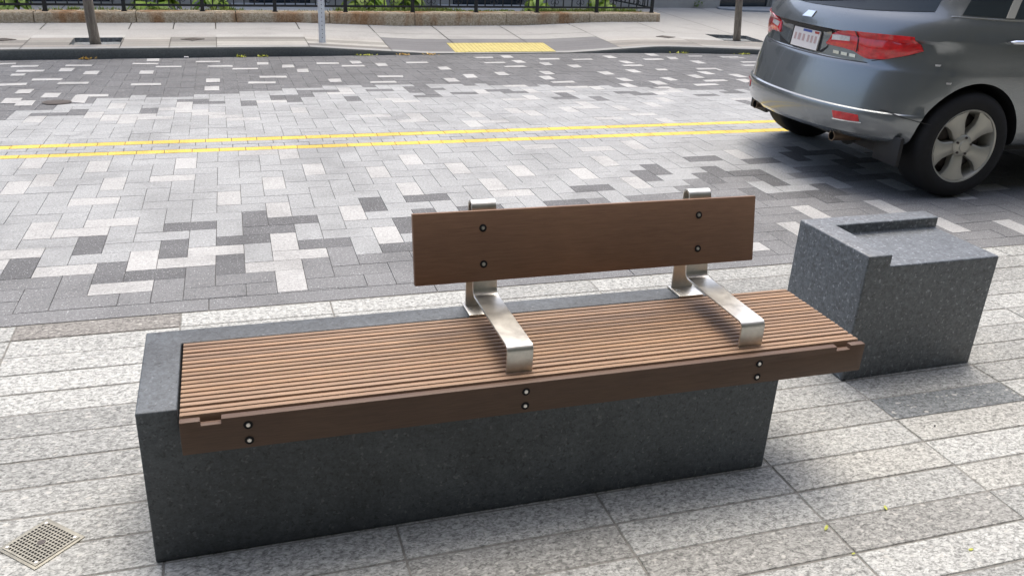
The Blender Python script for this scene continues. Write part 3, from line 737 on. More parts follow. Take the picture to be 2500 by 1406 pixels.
# ------------------------------------------------------------------ planting behind the wall
def hosta(x, dv, s, seed, label, group='pale green plants behind the iron fence'):
    r = random.Random(seed); y = wally(x) + dv; z = zs(x, y) + .02
    o = tag(empty('hosta_plant', (x, y, z)), label, 'plant', group)
    lm = MB(); sm = MB()
    for k in range(26):
        az = r.uniform(0, 2*math.pi); el = r.uniform(.15, 1.15); L = s*r.uniform(.6, 1.0); w = L*r.uniform(.30, .42)
        d = Vector((math.cos(az), math.sin(az), 0)); sd = Vector((-d.y, d.x, 0))
        st = d*(L*.35*math.cos(el)) + Vector((0, 0, L*.75*math.sin(el) + .02))
        t = r.uniform(.72, 1.25); col = (t*r.uniform(.9, 1.1), t, t*r.uniform(.7, 1.1))
        rows = []
        for a in range(7):
            u = a/6; ww = w*math.sin(math.pi*(u*.93 + .05))**.8*(1 - .25*u)
            c = st + d*(L*u*(.9 - .1*u)) + Vector((0, 0, L*(.28*u - .62*u*u)*(1 + .3*math.sin(el))))
            rows.append([c + sd*ww*q + Vector((0, 0, abs(q)*ww*.28)) for q in (-1, -.5, 0, .5, 1)])
        lm.grid(rows, col)
        sm.tube([Vector((0, 0, 0)), st*.6 + Vector((0, 0, .02)), st], .005, 5, (1, 1, 1))
    lm.build('leaves', M['hosta'], o, smooth=True); sm.build('stem', M['grass'], o)
hosta(-.62, .85, .38, 1, 'lime green broad-leaved plant between the left tree and the second post to its right')
hosta(.18, 1.0, .30, 2, 'small light green plant left of the first basement window')
hosta(2.42, .90, .40, 3, 'large lime green broad-leaved plant just right of the metal sign post')
hosta(3.12, .95, .34, 4, 'lime green leafy plant left of the second basement window')
hosta(5.45, .85, .30, 5, 'mid green bushy plant right of the second basement window')
hosta(6.75, 1.0, .32, 6, 'yellow-green plant near the fence corner post')
hosta(-2.4, .9, .34, 7, 'green plant cut off by the top left picture corner')
gm = MB(); r = random.Random(5)
def tuft(mb, x, y, z, hgt, n, r, spread=.03):
    for _ in range(n):
        az = r.uniform(0, 6.28); d = Vector((math.cos(az), math.sin(az), 0)); sd = Vector((-d.y, d.x, 0))*r.uniform(.003, .009)
        b = Vector((x + r.gauss(0, spread), y + r.gauss(0, spread), z)); h = hgt*r.uniform(.5, 1.2); ln = r.uniform(.2, .9)*h
        t = r.uniform(.6, 1.5); c = (t*r.uniform(.9, 1.25), t, t*.8)
        mb.grid([[b - sd, b + sd], [b + d*ln*.4 + Vector((0, 0, h*.7)) - sd*.8, b + d*ln*.4 + Vector((0, 0, h*.7)) + sd*.8], [b + d*ln + Vector((0, 0, h)), b + d*ln + Vector((0, 0, h*1.001))]], c)
for _ in range(900):
    x = r.uniform(-3.6, 7.2); y = wally(x) + .27 + abs(r.gauss(0, .10))
    if noise.noise(Vector((x*1.1, 3.3, 0))) < -.12 and r.random() < .75: continue
    tuft(gm, x, y, .055, r.uniform(.04, .085) if not (.6 < x < 1.8 or 3.9 < x < 5.3) else .035, 7, r)
gm.build('grass', M['grass'], None, kind='stuff')
pm_ = MB()
for x0, x1 in ((.45, 1.95), (3.85, 5.75)):
    pm_.grid([[(x, wally(x) + v, max(zs(x, wally(x) + v) + .034, .072 - .075*v)) for x in (x0, (x0+x1)/2, x1)] for v in (.42, 1.2, 1.82)])
pm_.build('path', M['bluestone'], None, kind='structure')
# ------------------------------------------------------------------ building across the street
def facade(x): return wally(x) + 1.83
HO = (3.0, facade(3.0), 0)
hs_ = tag(empty('building', HO), 'pale grey building with basement windows behind the fenced garden', 'building')
wins = [(.66, 1.765), (4.10, 5.60), (9.90, 11.27), (-2.6, -1.2), (13, 14.4)]
def fp(x, z, dy=0.0): return (x, facade(x) + dy, z)
m = MB(); cur = -3.5
seg = sorted(wins)
def strip(x0, x1, z0, z1): m.poly([fp(x0, z0), fp(x1, z0), fp(x1, z1), fp(x0, z1)])
ZB, ZT = -.3, 4.4
for w0, w1 in seg:
    strip(cur, w0, ZB, ZT); cur = w1
    zb = zs((w0+w1)/2, facade(w0)) + .012
    strip(w0, w1, ZB, zb); zlist = [zb, zb + .75]
    for fl in range(1):
        strip(w0, w1, zlist[-1], 1.9 + fl*3.2) ; zlist += [1.9 + fl*3.2 + 1.7]
    strip(w0, w1, zlist[-1], ZT)
    for z0, z1 in [(zb, zb + .75)] + [(1.9 + f*3.2, 3.6 + f*3.2) for f in range(1)]:
        for q in ([fp(w0, z0), fp(w0, z0, .14), fp(w0, z1, .14), fp(w0, z1)], [fp(w1, z0, .14), fp(w1, z0), fp(w1, z1), fp(w1, z1, .14)], [fp(w0, z1), fp(w0, z1, .14), fp(w1, z1, .14), fp(w1, z1)], [fp(w0, z0, .14), fp(w0, z0), fp(w1, z0), fp(w1, z0, .14)]): m.poly(q)
strip(cur, 60, ZB, ZT)
m.poly([fp(-3.5, ZT), fp(60, ZT), fp(60, ZT, 9), fp(-3.5, ZT, 9)]); m.poly([fp(-3.5, ZB, 9), fp(-3.5, ZT, 9), fp(60, ZT, 9), fp(60, ZB, 9)][::-1])
m.poly([fp(-3.5, ZB), fp(-3.5, ZT), fp(-3.5, ZT, 9), fp(-3.5, ZB, 9)]); m.poly([fp(60, ZB), fp(60, ZB, 9), fp(60, ZT, 9), fp(60, ZT)])
m.build('wall', M['render_wall'], hs_, HO)
for w0, w1 in seg:
    zb = zs((w0+w1)/2, facade(w0)) + .012
    for n_, (z0, z1) in enumerate([(zb, zb + .75)] + [(1.9 + f*3.2, 3.6 + f*3.2) for f in range(1)]):
        m = MB()
        for a0, a1, b0, b1 in ((w0, w0 + .07, z0, z1), (w1 - .07, w1, z0, z1), (w0 + .07, w1 - .07, z1 - .06, z1), (w0 + .07, w1 - .07, z0, z0 + .012)):
            q = [fp(a0, b0, .075), fp(a1, b0, .075), fp(a1, b1, .075), fp(a0, b1, .075)]; m.poly(q)
            m.grid([q, [(p[0], p[1] + .06, p[2]) for p in q]], closed=True)
        wf = m.build('window', M['frame'], hs_, HO)
        g_ = MB(); g_.poly([fp(w0 + .06, z0 + .005, .11), fp(w1 - .06, z0 + .005, .11), fp(w1 - .06, z1 - .05, .11), fp(w0 + .06, z1 - .05, .11)]); g_.build('pane', M['glass_dark'], wf, HO)
# bluestone slab with a dark edge at the right-hand basement window
m = MB(); pts = [(9.78, 14.08), (10.2, 13.86), (11.1, 13.86), (12.2, 13.95), (12.2, facade(12.2) - .01), (9.85, facade(9.85) - .01)]
top = [(x, y, zs(x, y) + .03) for x, y in pts]; m.poly(top); m.grid([[(x, y, zs(x, y) - .02) for x, y in pts], top], closed=True)
tag(m.build('stone_step', M['bluestone'], None, (11, 14, 0)), 'blue-grey stone slab in front of the right-hand basement window', 'slab')
# seedling at the wall foot
m = MB(); r = random.Random(21)
for _ in range(34):
    az = r.uniform(0, 6.28); rad = r.uniform(0, .12); c = Vector((math.cos(az)*rad, -abs(math.sin(az)*rad)*.6 - .02, r.uniform(.02, .15)))
    d = Vector((r.uniform(-1, 1), r.uniform(-1, .2), r.uniform(-.2, .6))).normalized(); sd = d.cross(Vector((0, 0, 1))).normalized(); t = r.uniform(.7, 1.4)
    m.grid([[c - sd*.004, c + sd*.004], [c + d*.03 - sd*.017, c + d*.03 + sd*.017], [c + d*.06, c + d*.0601]], (t, t, t))
sp = tag(m.build('weed_plant', M['grass'], None), 'small green weed growing at the foot of the pale wall right of the fence', 'plant'); sp.location = (9.36, facade(9.36) - .01, zs(9.36, 14.2)); sp['group'] = 'weeds'

# ------------------------------------------------------------------ street trees
def tree(x, y, z, lean, seed, label):
    r = random.Random(seed); o = tag(empty('street_tree', (x, y, z)), label, 'tree', 'young street trees in pits')
    m = MB(); H = 2.5; pts = []; rad = []
    for k in range(15):
        t = k/14; pts.append((lean[0]*t + .02*math.sin(t*7 + seed), lean[1]*t, -.07 + (H + .07)*t)); rad.append(.058*(1 - .35*t) + (.012 if k == 0 else 0))
    m.tube(pts, rad, 14)
    top = Vector(pts[-1])
    for k in range(6):
        az = k*1.05 + r.random(); b = top + Vector((0, 0, -.25 + .1*k))
        if b.z > top.z: b = top
        m.tube([b, b + Vector((math.cos(az)*.35, math.sin(az)*.35, .45)), b + Vector((math.cos(az)*.7, math.sin(az)*.7, 1.1))], [.025, .018, .008], 7)
    m.build('trunk', M['bark'], o, smooth=True)
    c = MB(); cc = top + Vector((0, 0, 1.0))
    for _ in range(420):
        p = Vector((r.gauss(0, 1), r.gauss(0, 1), r.gauss(0, 1))).normalized()*r.uniform(.3, 1)**.5
        if noise.noise(p*2.3 + Vector((seed, 0, 0))) < -.1: continue
        q = cc + Vector((p.x*1.0, p.y*1.0, p.z*1.15)); d = Vector((r.gauss(0, 1), r.gauss(0, 1), r.gauss(0, .6))).normalized(); s = d.cross(Vector((0, 0, 1))).normalized()*.035; t = r.uniform(.6, 1.4)
        c.poly([q, q + d*.05 + s, q + d*.11, q + d*.05 - s], (t, t, t*.9))
    c.build('crown', M['leaf'], o)
tree(-1.115, 9.30, zfar(-1.115, .34) - .045, (-.02, 0), 3, 'thin bare tree trunk in the left pit of the far pavement')
tree(7.90, 10.28, zfar(7.9, .8) - .045, (-.10, .05), 8, 'thin tree trunk in the right pit, just left of the grey car')
# ------------------------------------------------------------------ sign post
spx, spy = 1.49, 9.64; spz = zfar(spx, spy - yk(spx))
po = tag(empty('sign_post', (spx, spy, spz)), 'galvanised steel U-channel sign post on the far pavement', 'post')
m = MB(); pr = [(-.042, .012), (-.020, .012), (-.015, -.016), (.015, -.016), (.020, .012), (.042, .012), (.042, .016), (.017, .016), (.012, -.012), (-.012, -.012), (-.017, .016), (-.042, .016)]
m.grid([[(x, y, z) for x, y in pr] for z in (-.03, 2.3)], closed=True); m.poly([(x, y, 2.3) for x, y in pr])
m.build('channel', M['galv'], po, smooth=False)
m = MB()
for k in range(44): m.tube([(0, -.0162, .06 + k*.05), (0, -.0172, .06 + k*.05)], .005, 8)
h = m.build('hole', M['black'], po); h['kind'] = 'stuff'
# ------------------------------------------------------------------ weeds and litter along the far kerb
kd = [(-1.18, 9.0, .10, 'dry brown leaf litter at the foot of the far kerb below the left tree', 'brown'), (-.14, 9.04, .03, 'tiny white scrap at the far kerb', 'white'), (.47, 9.13, .05, 'first small yellow-green tuft along the far kerb left of the sign post', 'green'), (.72, 9.16, .07, 'second, longer yellow-green tuft along the far kerb left of the sign post', 'green'),
      (1.96, 9.24, .11, 'yellow-green clump of weeds at the kerb right of the sign post', 'green'), (2.48, 9.32, .08, 'brown and yellow litter where the kerb starts to drop', 'brown'), (2.84, 9.26, .06, 'small dull clump on the setts left of the tactile plate', 'brown'), (6.62, 9.60, .13, 'bright yellow-green weeds at the kerb below the right-hand tree', 'green'), (7.55, 9.45, .10, 'sparse weeds at the kerb beside the grey car', 'green')]
for x, y, s, lab, kd_ in kd:
    m = MB(); r = random.Random(int(x*100)); y = yk(x) - .05
    if kd_ == 'white':
        m.box(-.025, .025, -.015, .015, 0, .014, (1, 1, 1), bev=.004); o = m.build('paper_scrap', M['plate'], None); cat = 'litter'
    else:
        for _ in range(26):
            p = Vector((r.gauss(0, s*.55), r.gauss(0, .018), .003)); d = Vector((r.uniform(-1, 1), r.uniform(-1, 1), r.uniform(.0, .6))).normalized(); sd = d.cross(Vector((0, 0, 1))).normalized(); L = r.uniform(.02, .045); t = r.uniform(.6, 1.2)
            m.grid([[p - sd*.004, p + sd*.004], [p + d*L*.5 - sd*.009, p + d*L*.5 + sd*.009], [p + d*L, p + d*L*1.001]], (t, t*(.62 if kd_ == 'brown' else 1), t*.7))
        o = m.build('weed_clump' if kd_ == 'green' else 'leaf_litter', M['seed'] if kd_ == 'green' else M['seed'], None); cat = 'weeds' if kd_ == 'green' else 'litter'
    o.location = (x, y, zroad(y) + .004); tag(o, lab, cat, 'weeds and litter along the far kerb')
# ------------------------------------------------------------------ car
CARX, CARY, CARYAW = 4.78, 3.29, -.04
car = tag(empty('parked_car', (CARX, CARY, 0), CARYAW), 'grey metallic SUV seen from its rear right corner at the right picture edge', 'car')
car.name = 'grey_car'
LV=[(.335,.885,-.715,3.42),(.35,.905,-.765,3.50),(.38,.918,-.80,3.54),(.43,.926,-.814,3.56),(.523,.93,-.82,3.57),(.533,.93,-.815,3.57),(.540,.93,-.80,3.57),
(.66,.935,-.775,3.55),(.78,.935,-.742,3.52),(.80,.934,-.735,3.50),(.815,.933,-.722,3.48),(.90,.931,-.712,3.38),(.965,.927,-.705,3.22),(.985,.925,-.735,3.15),(1.03,.919,-.722,2.98),
(1.08,.908,-.70,2.72),(1.12,.892,-.675,2.48),(1.155,.872,-.652,2.32),(1.25,.835,-.60,2.08),(1.38,.79,-.52,1.78),(1.50,.745,-.44,1.50),(1.58,.70,-.36,1.27),(1.63,.60,-.24,1.05),(1.655,.45,-.05,.80)]
NR=2.25; LR=.62; NF=2.6; LF=.55
def lev(z):
    if z<=LV[0][0]: return LV[0][1:]
    for a,b in zip(LV,LV[1:]):
        if z<=b[0]:
            t=(z-a[0])/(b[0]-a[0]); return tuple(a[k]+(b[k]-a[k])*t for k in (1,2,3))
    return LV[-1][1:]
def S(a,z):
    w,r,f=lev(z)
    if a<-1: return (r+LR+(-1-a),-w,z)
    if a>1: return (r+LR+(a-1),w,z)
    th=(a+1)*math.pi/2
    c,s=math.cos(th),math.sin(th)
    y=-w*math.copysign(abs(c)**(2/NR),c); x=r+LR-LR*abs(s)**(2/NR)
    return (x,y,z)

def rear_ring(z, n=30): return [S(-1 + 2*k/n, z) for k in range(n+1)]
def ring(z):
    w, r, f = lev(z); pts = []
    xr = r + LR; xf = f - LF
    pts += [S(-1 + 2*k/36, z) for k in range(37)]                 # rear, right to left
    for k in range(1, 24): pts.append((xr + (xf - xr)*k/24, w, z))   # left side forward
    for k in range(31):
        th = math.pi*k/30; c, s = math.cos(th), math.sin(th)
        pts.append((xf + LF*abs(s)**(2/NF), w*math.copysign(abs(c)**(2/NF), c), z))
    for k in range(1, 24): pts.append((xf + (xr - xf)*k/24, -w, z))
    return pts
zl = sorted(set([a[0] for a in LV] + [.475, .60, .72, .86, 1.005, 1.055, 1.10, 1.2, 1.31, 1.44]))
bm_ = MB(); rows = [ring(z) for z in zl]
bm_.grid(rows, closed=True); bm_.poly(rows[0][::-1])
top_c = [(p[0]*.9 + .05, p[1]*.75, 1.664) for p in rows[-1]]
bm_.grid([rows[-1], top_c], closed=True); bm_.poly(top_c)
body = bm_.build('body', M['paint'], car, smooth=True, auto=32)
WB = 2.65
cut_objs = []
for wx in (0, WB):
    for sy in (-1, 1):
        me = bpy.data.meshes.new('c'); b_ = bmesh.new()
        bmesh.ops.create_cone(b_, cap_ends=True, segments=64, radius1=.388, radius2=.388, depth=.62, matrix=Matrix.Translation((wx, sy*.80, .358)) @ Matrix.Rotation(R(90), 4, 'X'))
        b_.to_mesh(me); b_.free(); c_ = bpy.data.objects.new('c', me); COL.objects.link(c_); c_.parent = car; cut_objs.append(c_)
        md = body.modifiers.new('b', 'BOOLEAN'); md.operation = 'DIFFERENCE'; md.object = c_; md.solver = 'EXACT'
bpy.context.view_layer.update()
dg = bpy.context.evaluated_depsgraph_get()
nm = bpy.data.meshes.new_from_object(body.evaluated_get(dg)); body.modifiers.clear(); body.data = nm; nm.name = 'body'
for c_ in cut_objs: bpy.data.objects.remove(c_)
nm.materials.clear(); nm.materials.append(M['paint']); nm.materials.append(M['plastic'])
for p in nm.polygons:
    c = p.center; dark = False; nv = p.normal
    for wx in (0, WB):
        d = math.hypot(c.x - wx, c.z - .358)
        if d < .40 and abs(nv.y) < .4 and (nv.x*(wx - c.x) + nv.z*(.358 - c.z)) > 0: dark = True
        if d < .385 and abs(nv.y) > .9 and abs(c.y) < .62: dark = True
    if c.z < .337: dark = True
    p.material_index = 1 if dark else 0
nm.polygons.foreach_set('use_smooth', [True]*len(nm.polygons)); nm.set_sharp_from_angle(angle=R(32))
def nrm(a, z):
    e = .004; p = Vector(S(a, z)); u = Vector(S(a + e, z)) - Vector(S(a - e, z)); v = Vector(S(a, z + e)) - Vector(S(a, z - e))
    return u.cross(v).normalized()*-1 if u.cross(v).dot(Vector((p.x - 1.3, p.y, 0))) < 0 else u.cross(v).normalized()
def on(a, z, off): p = Vector(S(a, z)); return p + nrm(a, z)*off
def resample(l, n):
    d = [0]
    for p, q in zip(l, l[1:]): d.append(d[-1] + math.hypot((q[0]-p[0])*.9, q[1]-p[1]))
    out = []
    for k in range(n+1):
        t = d[-1]*k/n
        for i in range(len(d)-1):
            if t <= d[i+1] + 1e-9:
                f = (t - d[i])/max(1e-9, d[i+1] - d[i]); out.append((l[i][0] + (l[i+1][0]-l[i][0])*f, l[i][1] + (l[i+1][1]-l[i][1])*f)); break
    return out
def patch(name, topl, botl, off, mat, parent=None, n=20, m=6, bulge=0.0, smooth=True, thick=True):
    T, B = resample(topl, n), resample(botl, n); g = []
    for j in range(m+1):
        v = j/m
        g.append([on(t[0] + (b[0]-t[0])*v, t[1] + (b[1]-t[1])*v, off + bulge*math.sin(math.pi*v)) for t, b in zip(T, B)])
    mb = MB(); mb.grid(g)
    if thick:
        ed = [(T[k], B[k], 0) for k in range(n+1)]
        loop = g[0] + [r[-1] for r in g[1:]] + g[-1][-2::-1] + [r[0] for r in g[-2:0:-1]]
        inner = []
        for p in loop:
            inner.append(Vector((p.x + .02 if p.x < 0.1 else p.x, p.y*.985, p.z)))
        mb.grid([loop, inner], closed=True)
    return mb.build(name, mat, parent or car, smooth=smooth, auto=35)
def mirror(l): return [(-a, z) for a, z in l]
for sgn in (1, -1):
    f = (lambda l: l) if sgn == 1 else mirror
    tl = patch('tail_light', f([(-.170, .900), (-.19, .962), (-.235, .984), (-.336, .992), (-.47, .997), (-.58, 1.0), (-.650, 1.0), (-.694, .926)]),
               f([(-.170, .882), (-.271, .879), (-.33, .872), (-.375, .852), (-.41, .838), (-.507, .850), (-.619, .889), (-.694, .921)]), .008, M['tail'], bulge=.010, n=34, m=8)
    patch('reverse_lens', f([(-.195, .948), (-.24, .953), (-.297, .953)]), f([(-.200, .916), (-.25, .921), (-.302, .926)]), .0195, M['lens'], tl, n=10, m=3)
    patch('lamp_joint', f([(-.338, .990), (-.345, .990)]), f([(-.352, .868), (-.358, .868)]), .0195, M['plastic'], tl, n=1, m=5, thick=False)
    patch('reflector', f([(-.352, .499), (-.43, .503), (-.50, .502)]), f([(-.366, .452), (-.44, .455), (-.512, .461)]), .004, M['tail'], n=10, m=3)
    patch('reflector_trim', f([(-.36, .4515), (-.44, .4545), (-.525, .460)]), f([(-.36, .444), (-.44, .447), (-.525, .453)]), .006, M['chrome'], n=10, m=2)
    # panel gaps: bumper top, bumper to wing, fuel side trims
    patch('bumper_gap', f([(-.44, .834), (-.56, .872), (-.66, .905)]), f([(-.44, .829), (-.56, .867), (-.66, .900)]), .0012, M['plastic'], n=8, m=1, thick=False)
    w_, r_, f_ = lev(.5)
# licence plate in its recess
patch('plate_recess', [(-.19, .985), (-.13, .979), (0, .979), (.13, .979), (.19, .985)], [(-.175, .86), (-.15, .824), (0, .818), (.15, .824), (.175, .86)], .0015, M['plastic'], n=24, m=4, thick=False)
patch('tailgate_panel', [(-.186, .975), (-.132, .974)], [(-.172, .868), (-.138, .834)], .004, M['paint'], n=4, m=4)
patch('tailgate_panel', [(.062, .974), (.186, .975)], [(.062, .826), (.172, .868)], .004, M['paint'], n=6, m=4)
PX0, PX1, PZ0, PZ1 = -.118, .046, .826, .949
lp = patch('licence_plate', [(PX0, PZ1), (PX1, PZ1)], [(PX0, PZ0), (PX1, PZ0)], .012, M['plate'], n=8, m=4)
patch('plate_band', [(-.065, .946), (-.01, .946)], [(-.065, .931), (-.01, .931)], .0135, M['plateblue'], lp, n=3, m=1, thick=False)
patch('plate_corner', [(-.112, .944), (-.082, .944)], [(-.112, .930), (-.086, .930)], .0135, M['platered'], lp, n=2, m=1, thick=False)
for k in range(6):
    a0 = -.104 + k*.0235 + (.006 if k > 2 else 0)
    patch('plate_character', [(a0, .913), (a0 + .013, .913)], [(a0, .868), (a0 + .013, .868)], .0135, M['platechar'], lp, n=1, m=2, thick=False)
# emblem and model lettering (unreadable in the photo)
patch('emblem', [(-.058, 1.069), (-.012, 1.067)], [(-.050, 1.030), (.004, 1.027)], .007, M['chrome'], n=4, m=3)
for k in range(3): patch('model_lettering', [(-.215 - k*.048, .855 - .001*k), (-.250 - k*.048, .854 - .001*k)], [(-.218 - k*.048, .836 - .001*k), (-.253 - k*.048, .835 - .001*k)], .004, M['chrome'], n=2, m=2)
# tailgate seam, bumper ledge and crease shadow line
patch('tailgate_gap', [(-.42, .8175), (-.2, .810), (0, .808), (.2, .810), (.42, .8175)], [(-.42, .8125), (-.2, .805), (0, .803), (.2, .805), (.42, .8125)], .0015, M['plastic'], n=24, m=1, thick=False)
patch('rear_window', [(-.74, 1.50), (-.4, 1.52), (0, 1.53), (.4, 1.52), (.74, 1.50)], [(-.70, 1.150), (-.5, 1.135), (-.32, 1.122), (0, 1.112), (.32, 1.122), (.5, 1.135), (.70, 1.150)], .004, M['glass_dark'], n=30, m=8)
patch('rear_wiper', [(-.30, 1.205), (-.1, 1.165), (.08, 1.140)], [(-.30, 1.192), (-.1, 1.150), (.08, 1.120)], .022, M['plastic'], n=10, m=1)
for sgn in (1, -1):
    f = (lambda l: l) if sgn == 1 else mirror
    patch('side_window', f([(-.93, 1.50), (-1.4, 1.54), (-1.66, 1.54)]), f([(-.86, 1.142), (-1.2, 1.130), (-1.66, 1.124)]), .004, M['glass_dark'], n=12, m=6)
    patch('side_window', f([(-1.74, 1.54), (-2.3, 1.54), (-2.62, 1.50)]), f([(-1.74, 1.124), (-2.3, 1.122), (-2.95, 1.124)]), .004, M['glass_dark'], n=12, m=6)
    patch('door_pillar', f([(-1.165, 1.54), (-1.225, 1.54)]), f([(-1.150, 1.128), (-1.21, 1.128)]), .009, M['frame'], n=2, m=5)
    patch('window_trim', f([(-.80, 1.131), (-1.3, 1.1195), (-2.0, 1.114), (-3.0, 1.113)]), f([(-.80, 1.127), (-1.3, 1.1155), (-2.0, 1.110), (-3.0, 1.109)]), .008, M['chrome'], n=16, m=2)
    for a0 in (-1.235, -2.10):
        hd = patch('door_handle', f([(a0, .999), (a0 - .03, 1.006), (a0 - .17, 1.006), (a0 - .21, .999)]), f([(a0, .994), (a0 - .03, .982), (a0 - .17, .982), (a0 - .21, .994)]), .022, M['chrome'], n=12, m=4, bulge=.008)
    for a0 in (-1.80, -2.80):
        patch('door_gap', f([(a0, 1.105), (a0 - .004, 1.105)]), f([(a0 - (.0 if a0 != -1.06 else -.0), .42), (a0 - .004, .42)]), .0012, M['plastic'], n=1, m=10, thick=False)
    patch('bumper_seam', f([(-.60, .5565), (-.80, .515), (-.93, .489)]), f([(-.60, .5515), (-.80, .510), (-.93, .484)]), .0015, M['plastic'], n=10, m=1, thick=False)
    for q in ((-.782, .853), (-.895, .750)): patch('leaf_spot', f([(q[0], q[1]), (q[0] - .035, q[1])]), f([(q[0] - .004, q[1] - .011), (q[0] - .031, q[1] - .011)]), .003, M['lens'], n=2, m=1) if sgn == 1 else None
# front lamps, grille
for sgn in (1, -1):
    m = MB(); xs_ = [(3.10, .86), (3.28, .76), (3.40, .62)]
    fr = lambda y, z: (lambda w, r, f: f - LF + LF*max(0, 1 - (abs(y)/w)**NF)**(1/NF))(*lev(z))
    m.grid([[(fr(y, z) + .012, -sgn*y, z) for y in (.50, .60, .70, .78)] for z in (.68, .74, .80)]); m.build('headlight', M['lens'], car, smooth=True)
m = MB(); m.grid([[(fr(y, z) + .010, y, z) for y in (-.40, -.2, 0, .2, .40)] for z in (.52, .64, .78)]); m.build('grille', M['plastic'], car, smooth=True)
fw = MB(); fw.grid([[(2.52 - .95*t, y*(1 - .12*t), 1.13 + .45*t) for y in (-.78, -.4, 0, .4, .78)] for t in (0, .33, .66, 1)]); 
wsn = fw.build('windscreen', M['glass_dark'], car, smooth=True); wsn.location = (.05, 0, .03)
for sgn in (1, -1):
    m = MB(); m.box(2.05, 2.20, -.02, .14, 0, .13, bev=.03); o = m.build('side_mirror', M['paint'], car, smooth=True, auto=40); o.location = (0, -sgn*.98 - .06, 1.09)
# exhaust tips, mud flap, under-body
for sgn in (1, -1):
    m = MB(); xe = -.685
    y0 = -sgn*.50
    prof = [(.0, .040), (.16, .040)]
    n = 20
    rr = [[(xe + x, y0 + rad*math.cos(t), .322 + rad*math.sin(t)) for t in [2*math.pi*k/n for k in range(n)]] for x, rad in ((.22, .033), (0, .033), (0, .028), (.18, .028))]
    m.grid(rr[:3], closed=True, mi=0); m.grid(rr[2:], closed=True, mi=1); m.poly(rr[3], mi=1)
    m.build('exhaust_tip', [M['rust'], M['black']], car, smooth=True, auto=40)
m = MB(); m.box(-.42, 3.3, -.66, .66, .24, .34); m.tube([(-.55, -.5, .315), (-.40, -.2, .30), (-.40, .2, .30), (-.55, .5, .315)], .055, 12); m.build('underbody', M['plastic'], car)
m = MB(); m.tube([(0, -.78, .34), (0, .78, .34)], .06, 10); m.build('rear_axle', M['plastic'], car)
for sgn in (1, -1):
    m = MB(); m.box(-.475, -.445, -sgn*.79 - .12, -sgn*.79 + .12, .215, .40, bev=.008); m.build('mud_flap', M['plastic'], car, smooth=True, auto=40)
# wheels
def lathe(mb, prof, n=56, mi=0):   # profile (radius, y), axis along y
    rows = [[(r*math.cos(t), y, r*math.sin(t)) for t in [2*math.pi*k/n for k in range(n)]] for r, y in prof]
    mb.grid(rows, mi=mi, closed=True); return rows
def make_wheel():
    o = bpy.data.objects.new('wheel', None); link(o, car)
    m = MB(); lathe(m, [(.238, -.004), (.250, -.010), (.278, -.014), (.306, -.010), (.328, .004), (.341, .022), (.346, .06), (.346, .18), (.341, .215), (.318, .235), (.25, .23)], 72)
    m.build('tyre', M['rubber'], o, smooth=True, auto=50)
    rim = MB()
    lathe(rim, [(.240, .000), (.236, -.006), (.228, -.002), (.222, .012), (.205, .06), (.20, .16)], 72)
    # five broad spokes that flare into the rim, dished towards the hub
    ns = 5; a0 = R(-97)
    for k in range(ns):
        a = a0 + 2*math.pi*k/ns
        rows = []
        for rr_, hw, yy, th in ((.030, .030, .030, .05), (.060, .043, .020, .05), (.100, .047, .012, .05), (.150, .053, .006, .045), (.190, .072, .003, .04), (.226, .100, .002, .04)):
            c = Vector((math.cos(a), 0, math.sin(a))); s = Vector((-math.sin(a), 0, math.cos(a)))
            hw_ = min(hw, rr_*math.tan(math.pi/ns)*.98)
            P = lambda u, dy: (lambda ang: Vector((math.cos(ang)*rr_, yy + dy, math.sin(ang)*rr_)))(a + u*hw_/rr_)
            rows.append([P(-1, th), P(-1, .008), P(-.82, 0), P(0, -.003), P(.82, 0), P(1, .008), P(1, th)])
        rim.grid(rows)
    cap = lathe(rim, [(.072, .045), (.070, .014), (.058, .004), (.034, .002), (.032, -.002), (.0, -.003)][:5], 40)
    rim.poly(cap[-1])
    r_ob = rim.build('rim', M['alloy'], o, smooth=True, auto=38)
    d = MB(); q = lathe(d, [(.20, .10), (.17, .09)], 48); lathe(d, [(.165, .075), (.0605, .075)], 40); d.poly(q[1]); d.build('brake_disc', M['castiron'], o, smooth=True, auto=30)
    for k in range(5):
        t = a0 + 2*math.pi*(k + .5)/5
        b = MB(); c = Vector((math.cos(t)*.055, .010, math.sin(t)*.055)); b.tube([c, c + Vector((0, -.012, 0))], .008, 8); b.build('wheel_nut', M['castiron'], r_ob)
    return o
w0 = make_wheel(); w0.location = (0, -.925, .346)
kids = [(w0, [(k, [g for g in COL.objects if g.parent == k]) for k in COL.objects if k.parent == w0])]
for wx, sy in ((0, 1), (WB, -1), (WB, 1)):
    c = w0.copy(); COL.objects.link(c); c.location = (wx, sy*.925, .346); c.rotation_euler = (0, 0, math.pi if sy > 0 else 0)
    for k, gs in kids[0][1]:
        kc = k.copy(); COL.objects.link(kc); kc.parent = c
        for g_ in gs: gc = g_.copy(); COL.objects.link(gc); gc.parent = kc

# ------------------------------------------------------------------ building on the near side (unseen behind the viewer; added to shade front faces and be mirrored in the car)
nb = tag(empty('building', (0, -4.3, 0)), 'unseen dark brick building added behind the viewer for shade, mirrored in the car body', 'building')
m = MB(); m.box(-34, 46, -18, -4.3, -.3, 12.5); m.build('wall', M['brick'], nb, (0, -4.3, 0))
m = MB()
for k in range(-10, 15):
    for f in range(3):
        x = k*3.2; z = 1.2 + f*3.6; m.poly([(x, -4.29, z), (x, -4.29, z + 1.9), (x + 1.3, -4.29, z + 1.9), (x + 1.3, -4.29, z)])
wo = m.build('window', M['glass_dark'], nb, (0, -4.3, 0))

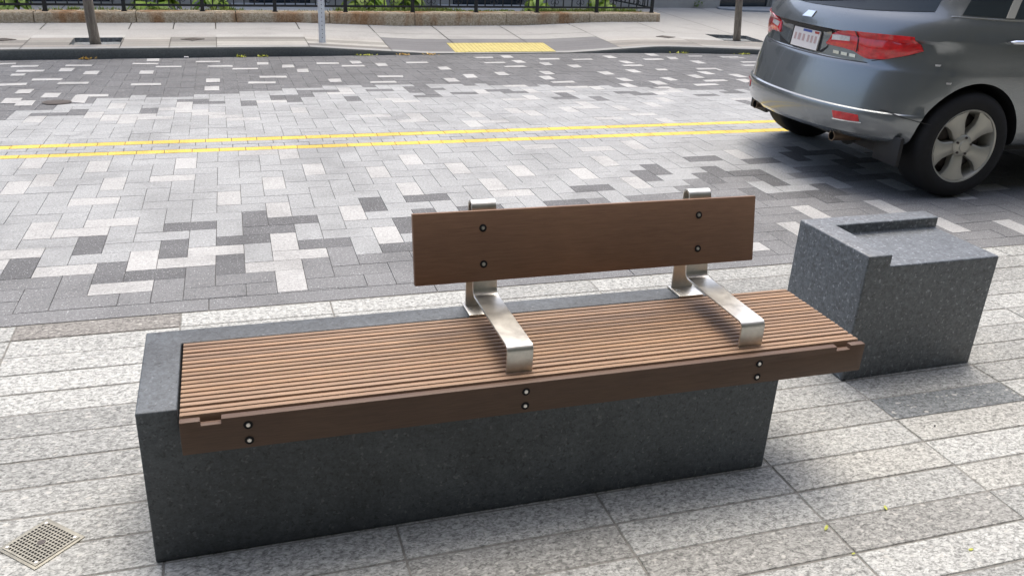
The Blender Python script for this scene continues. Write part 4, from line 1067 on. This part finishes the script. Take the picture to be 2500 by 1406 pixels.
# ------------------------------------------------------------------ camera
CAM = (0.2679, -1.9578, 1.6002); YAW, PITCH, ROLL, FOC = 0.3282, 0.4106, 0.0535, 2124.0
cy_, sy_, cp_, sp_ = math.cos(YAW), math.sin(YAW), math.cos(PITCH), math.sin(PITCH)
fwd = Vector((sy_*cp_, cy_*cp_, -sp_)); rt = Vector((cy_, -sy_, 0)); up = rt.cross(fwd)
cr_, sr_ = math.cos(ROLL), math.sin(ROLL)
r2 = rt*cr_ + up*sr_; u2 = up*cr_ - rt*sr_
cd = bpy.data.cameras.new('camera'); cam = bpy.data.objects.new('camera', cd); COL.objects.link(cam)
mw = Matrix((r2, u2, -fwd)).transposed().to_4x4(); mw.translation = Vector(CAM); cam.matrix_world = mw
cd.sensor_fit = 'HORIZONTAL'; cd.sensor_width = 36; cd.lens = FOC/2500*36; cd.clip_start = .05; cd.clip_end = 1000
scene.camera = cam

# ------------------------------------------------------------------ light: bright overcast
SUN_EL, SUN_AZ = R(69), R(18)      # azimuth from +Y towards +X
w = bpy.data.worlds.new('World'); scene.world = w; w.use_nodes = True
nt = w.node_tree; bg = nt.nodes['Background']
sky = nt.nodes.new('ShaderNodeTexSky'); sky.sky_type = 'NISHITA'; sky.sun_disc = False; sky.sun_elevation = SUN_EL; sky.sun_rotation = SUN_AZ
sky.air_density = 1.0; sky.dust_density = 5.0; sky.ozone_density = 1.0
nt.links.new(sky.outputs[0], bg.inputs[0]); bg.inputs[1].default_value = .15
ld = bpy.data.lights.new('sun', 'SUN'); ld.energy = .95; ld.angle = R(42); ld.color = (1.0, .985, .90)
sun = bpy.data.objects.new('sun', ld); COL.objects.link(sun)
dirv = Vector((math.sin(SUN_AZ)*math.cos(SUN_EL), math.cos(SUN_AZ)*math.cos(SUN_EL), math.sin(SUN_EL)))
sun.rotation_euler = dirv.to_track_quat('Z', 'Y').to_euler(); sun.location = dirv*30
scene.view_settings.view_transform = 'Standard'; scene.view_settings.look = 'None'
scene.view_settings.exposure = 1.14; scene.view_settings.gamma = 1.0
scene.render.engine = 'CYCLES'; scene.cycles.use_denoising = True
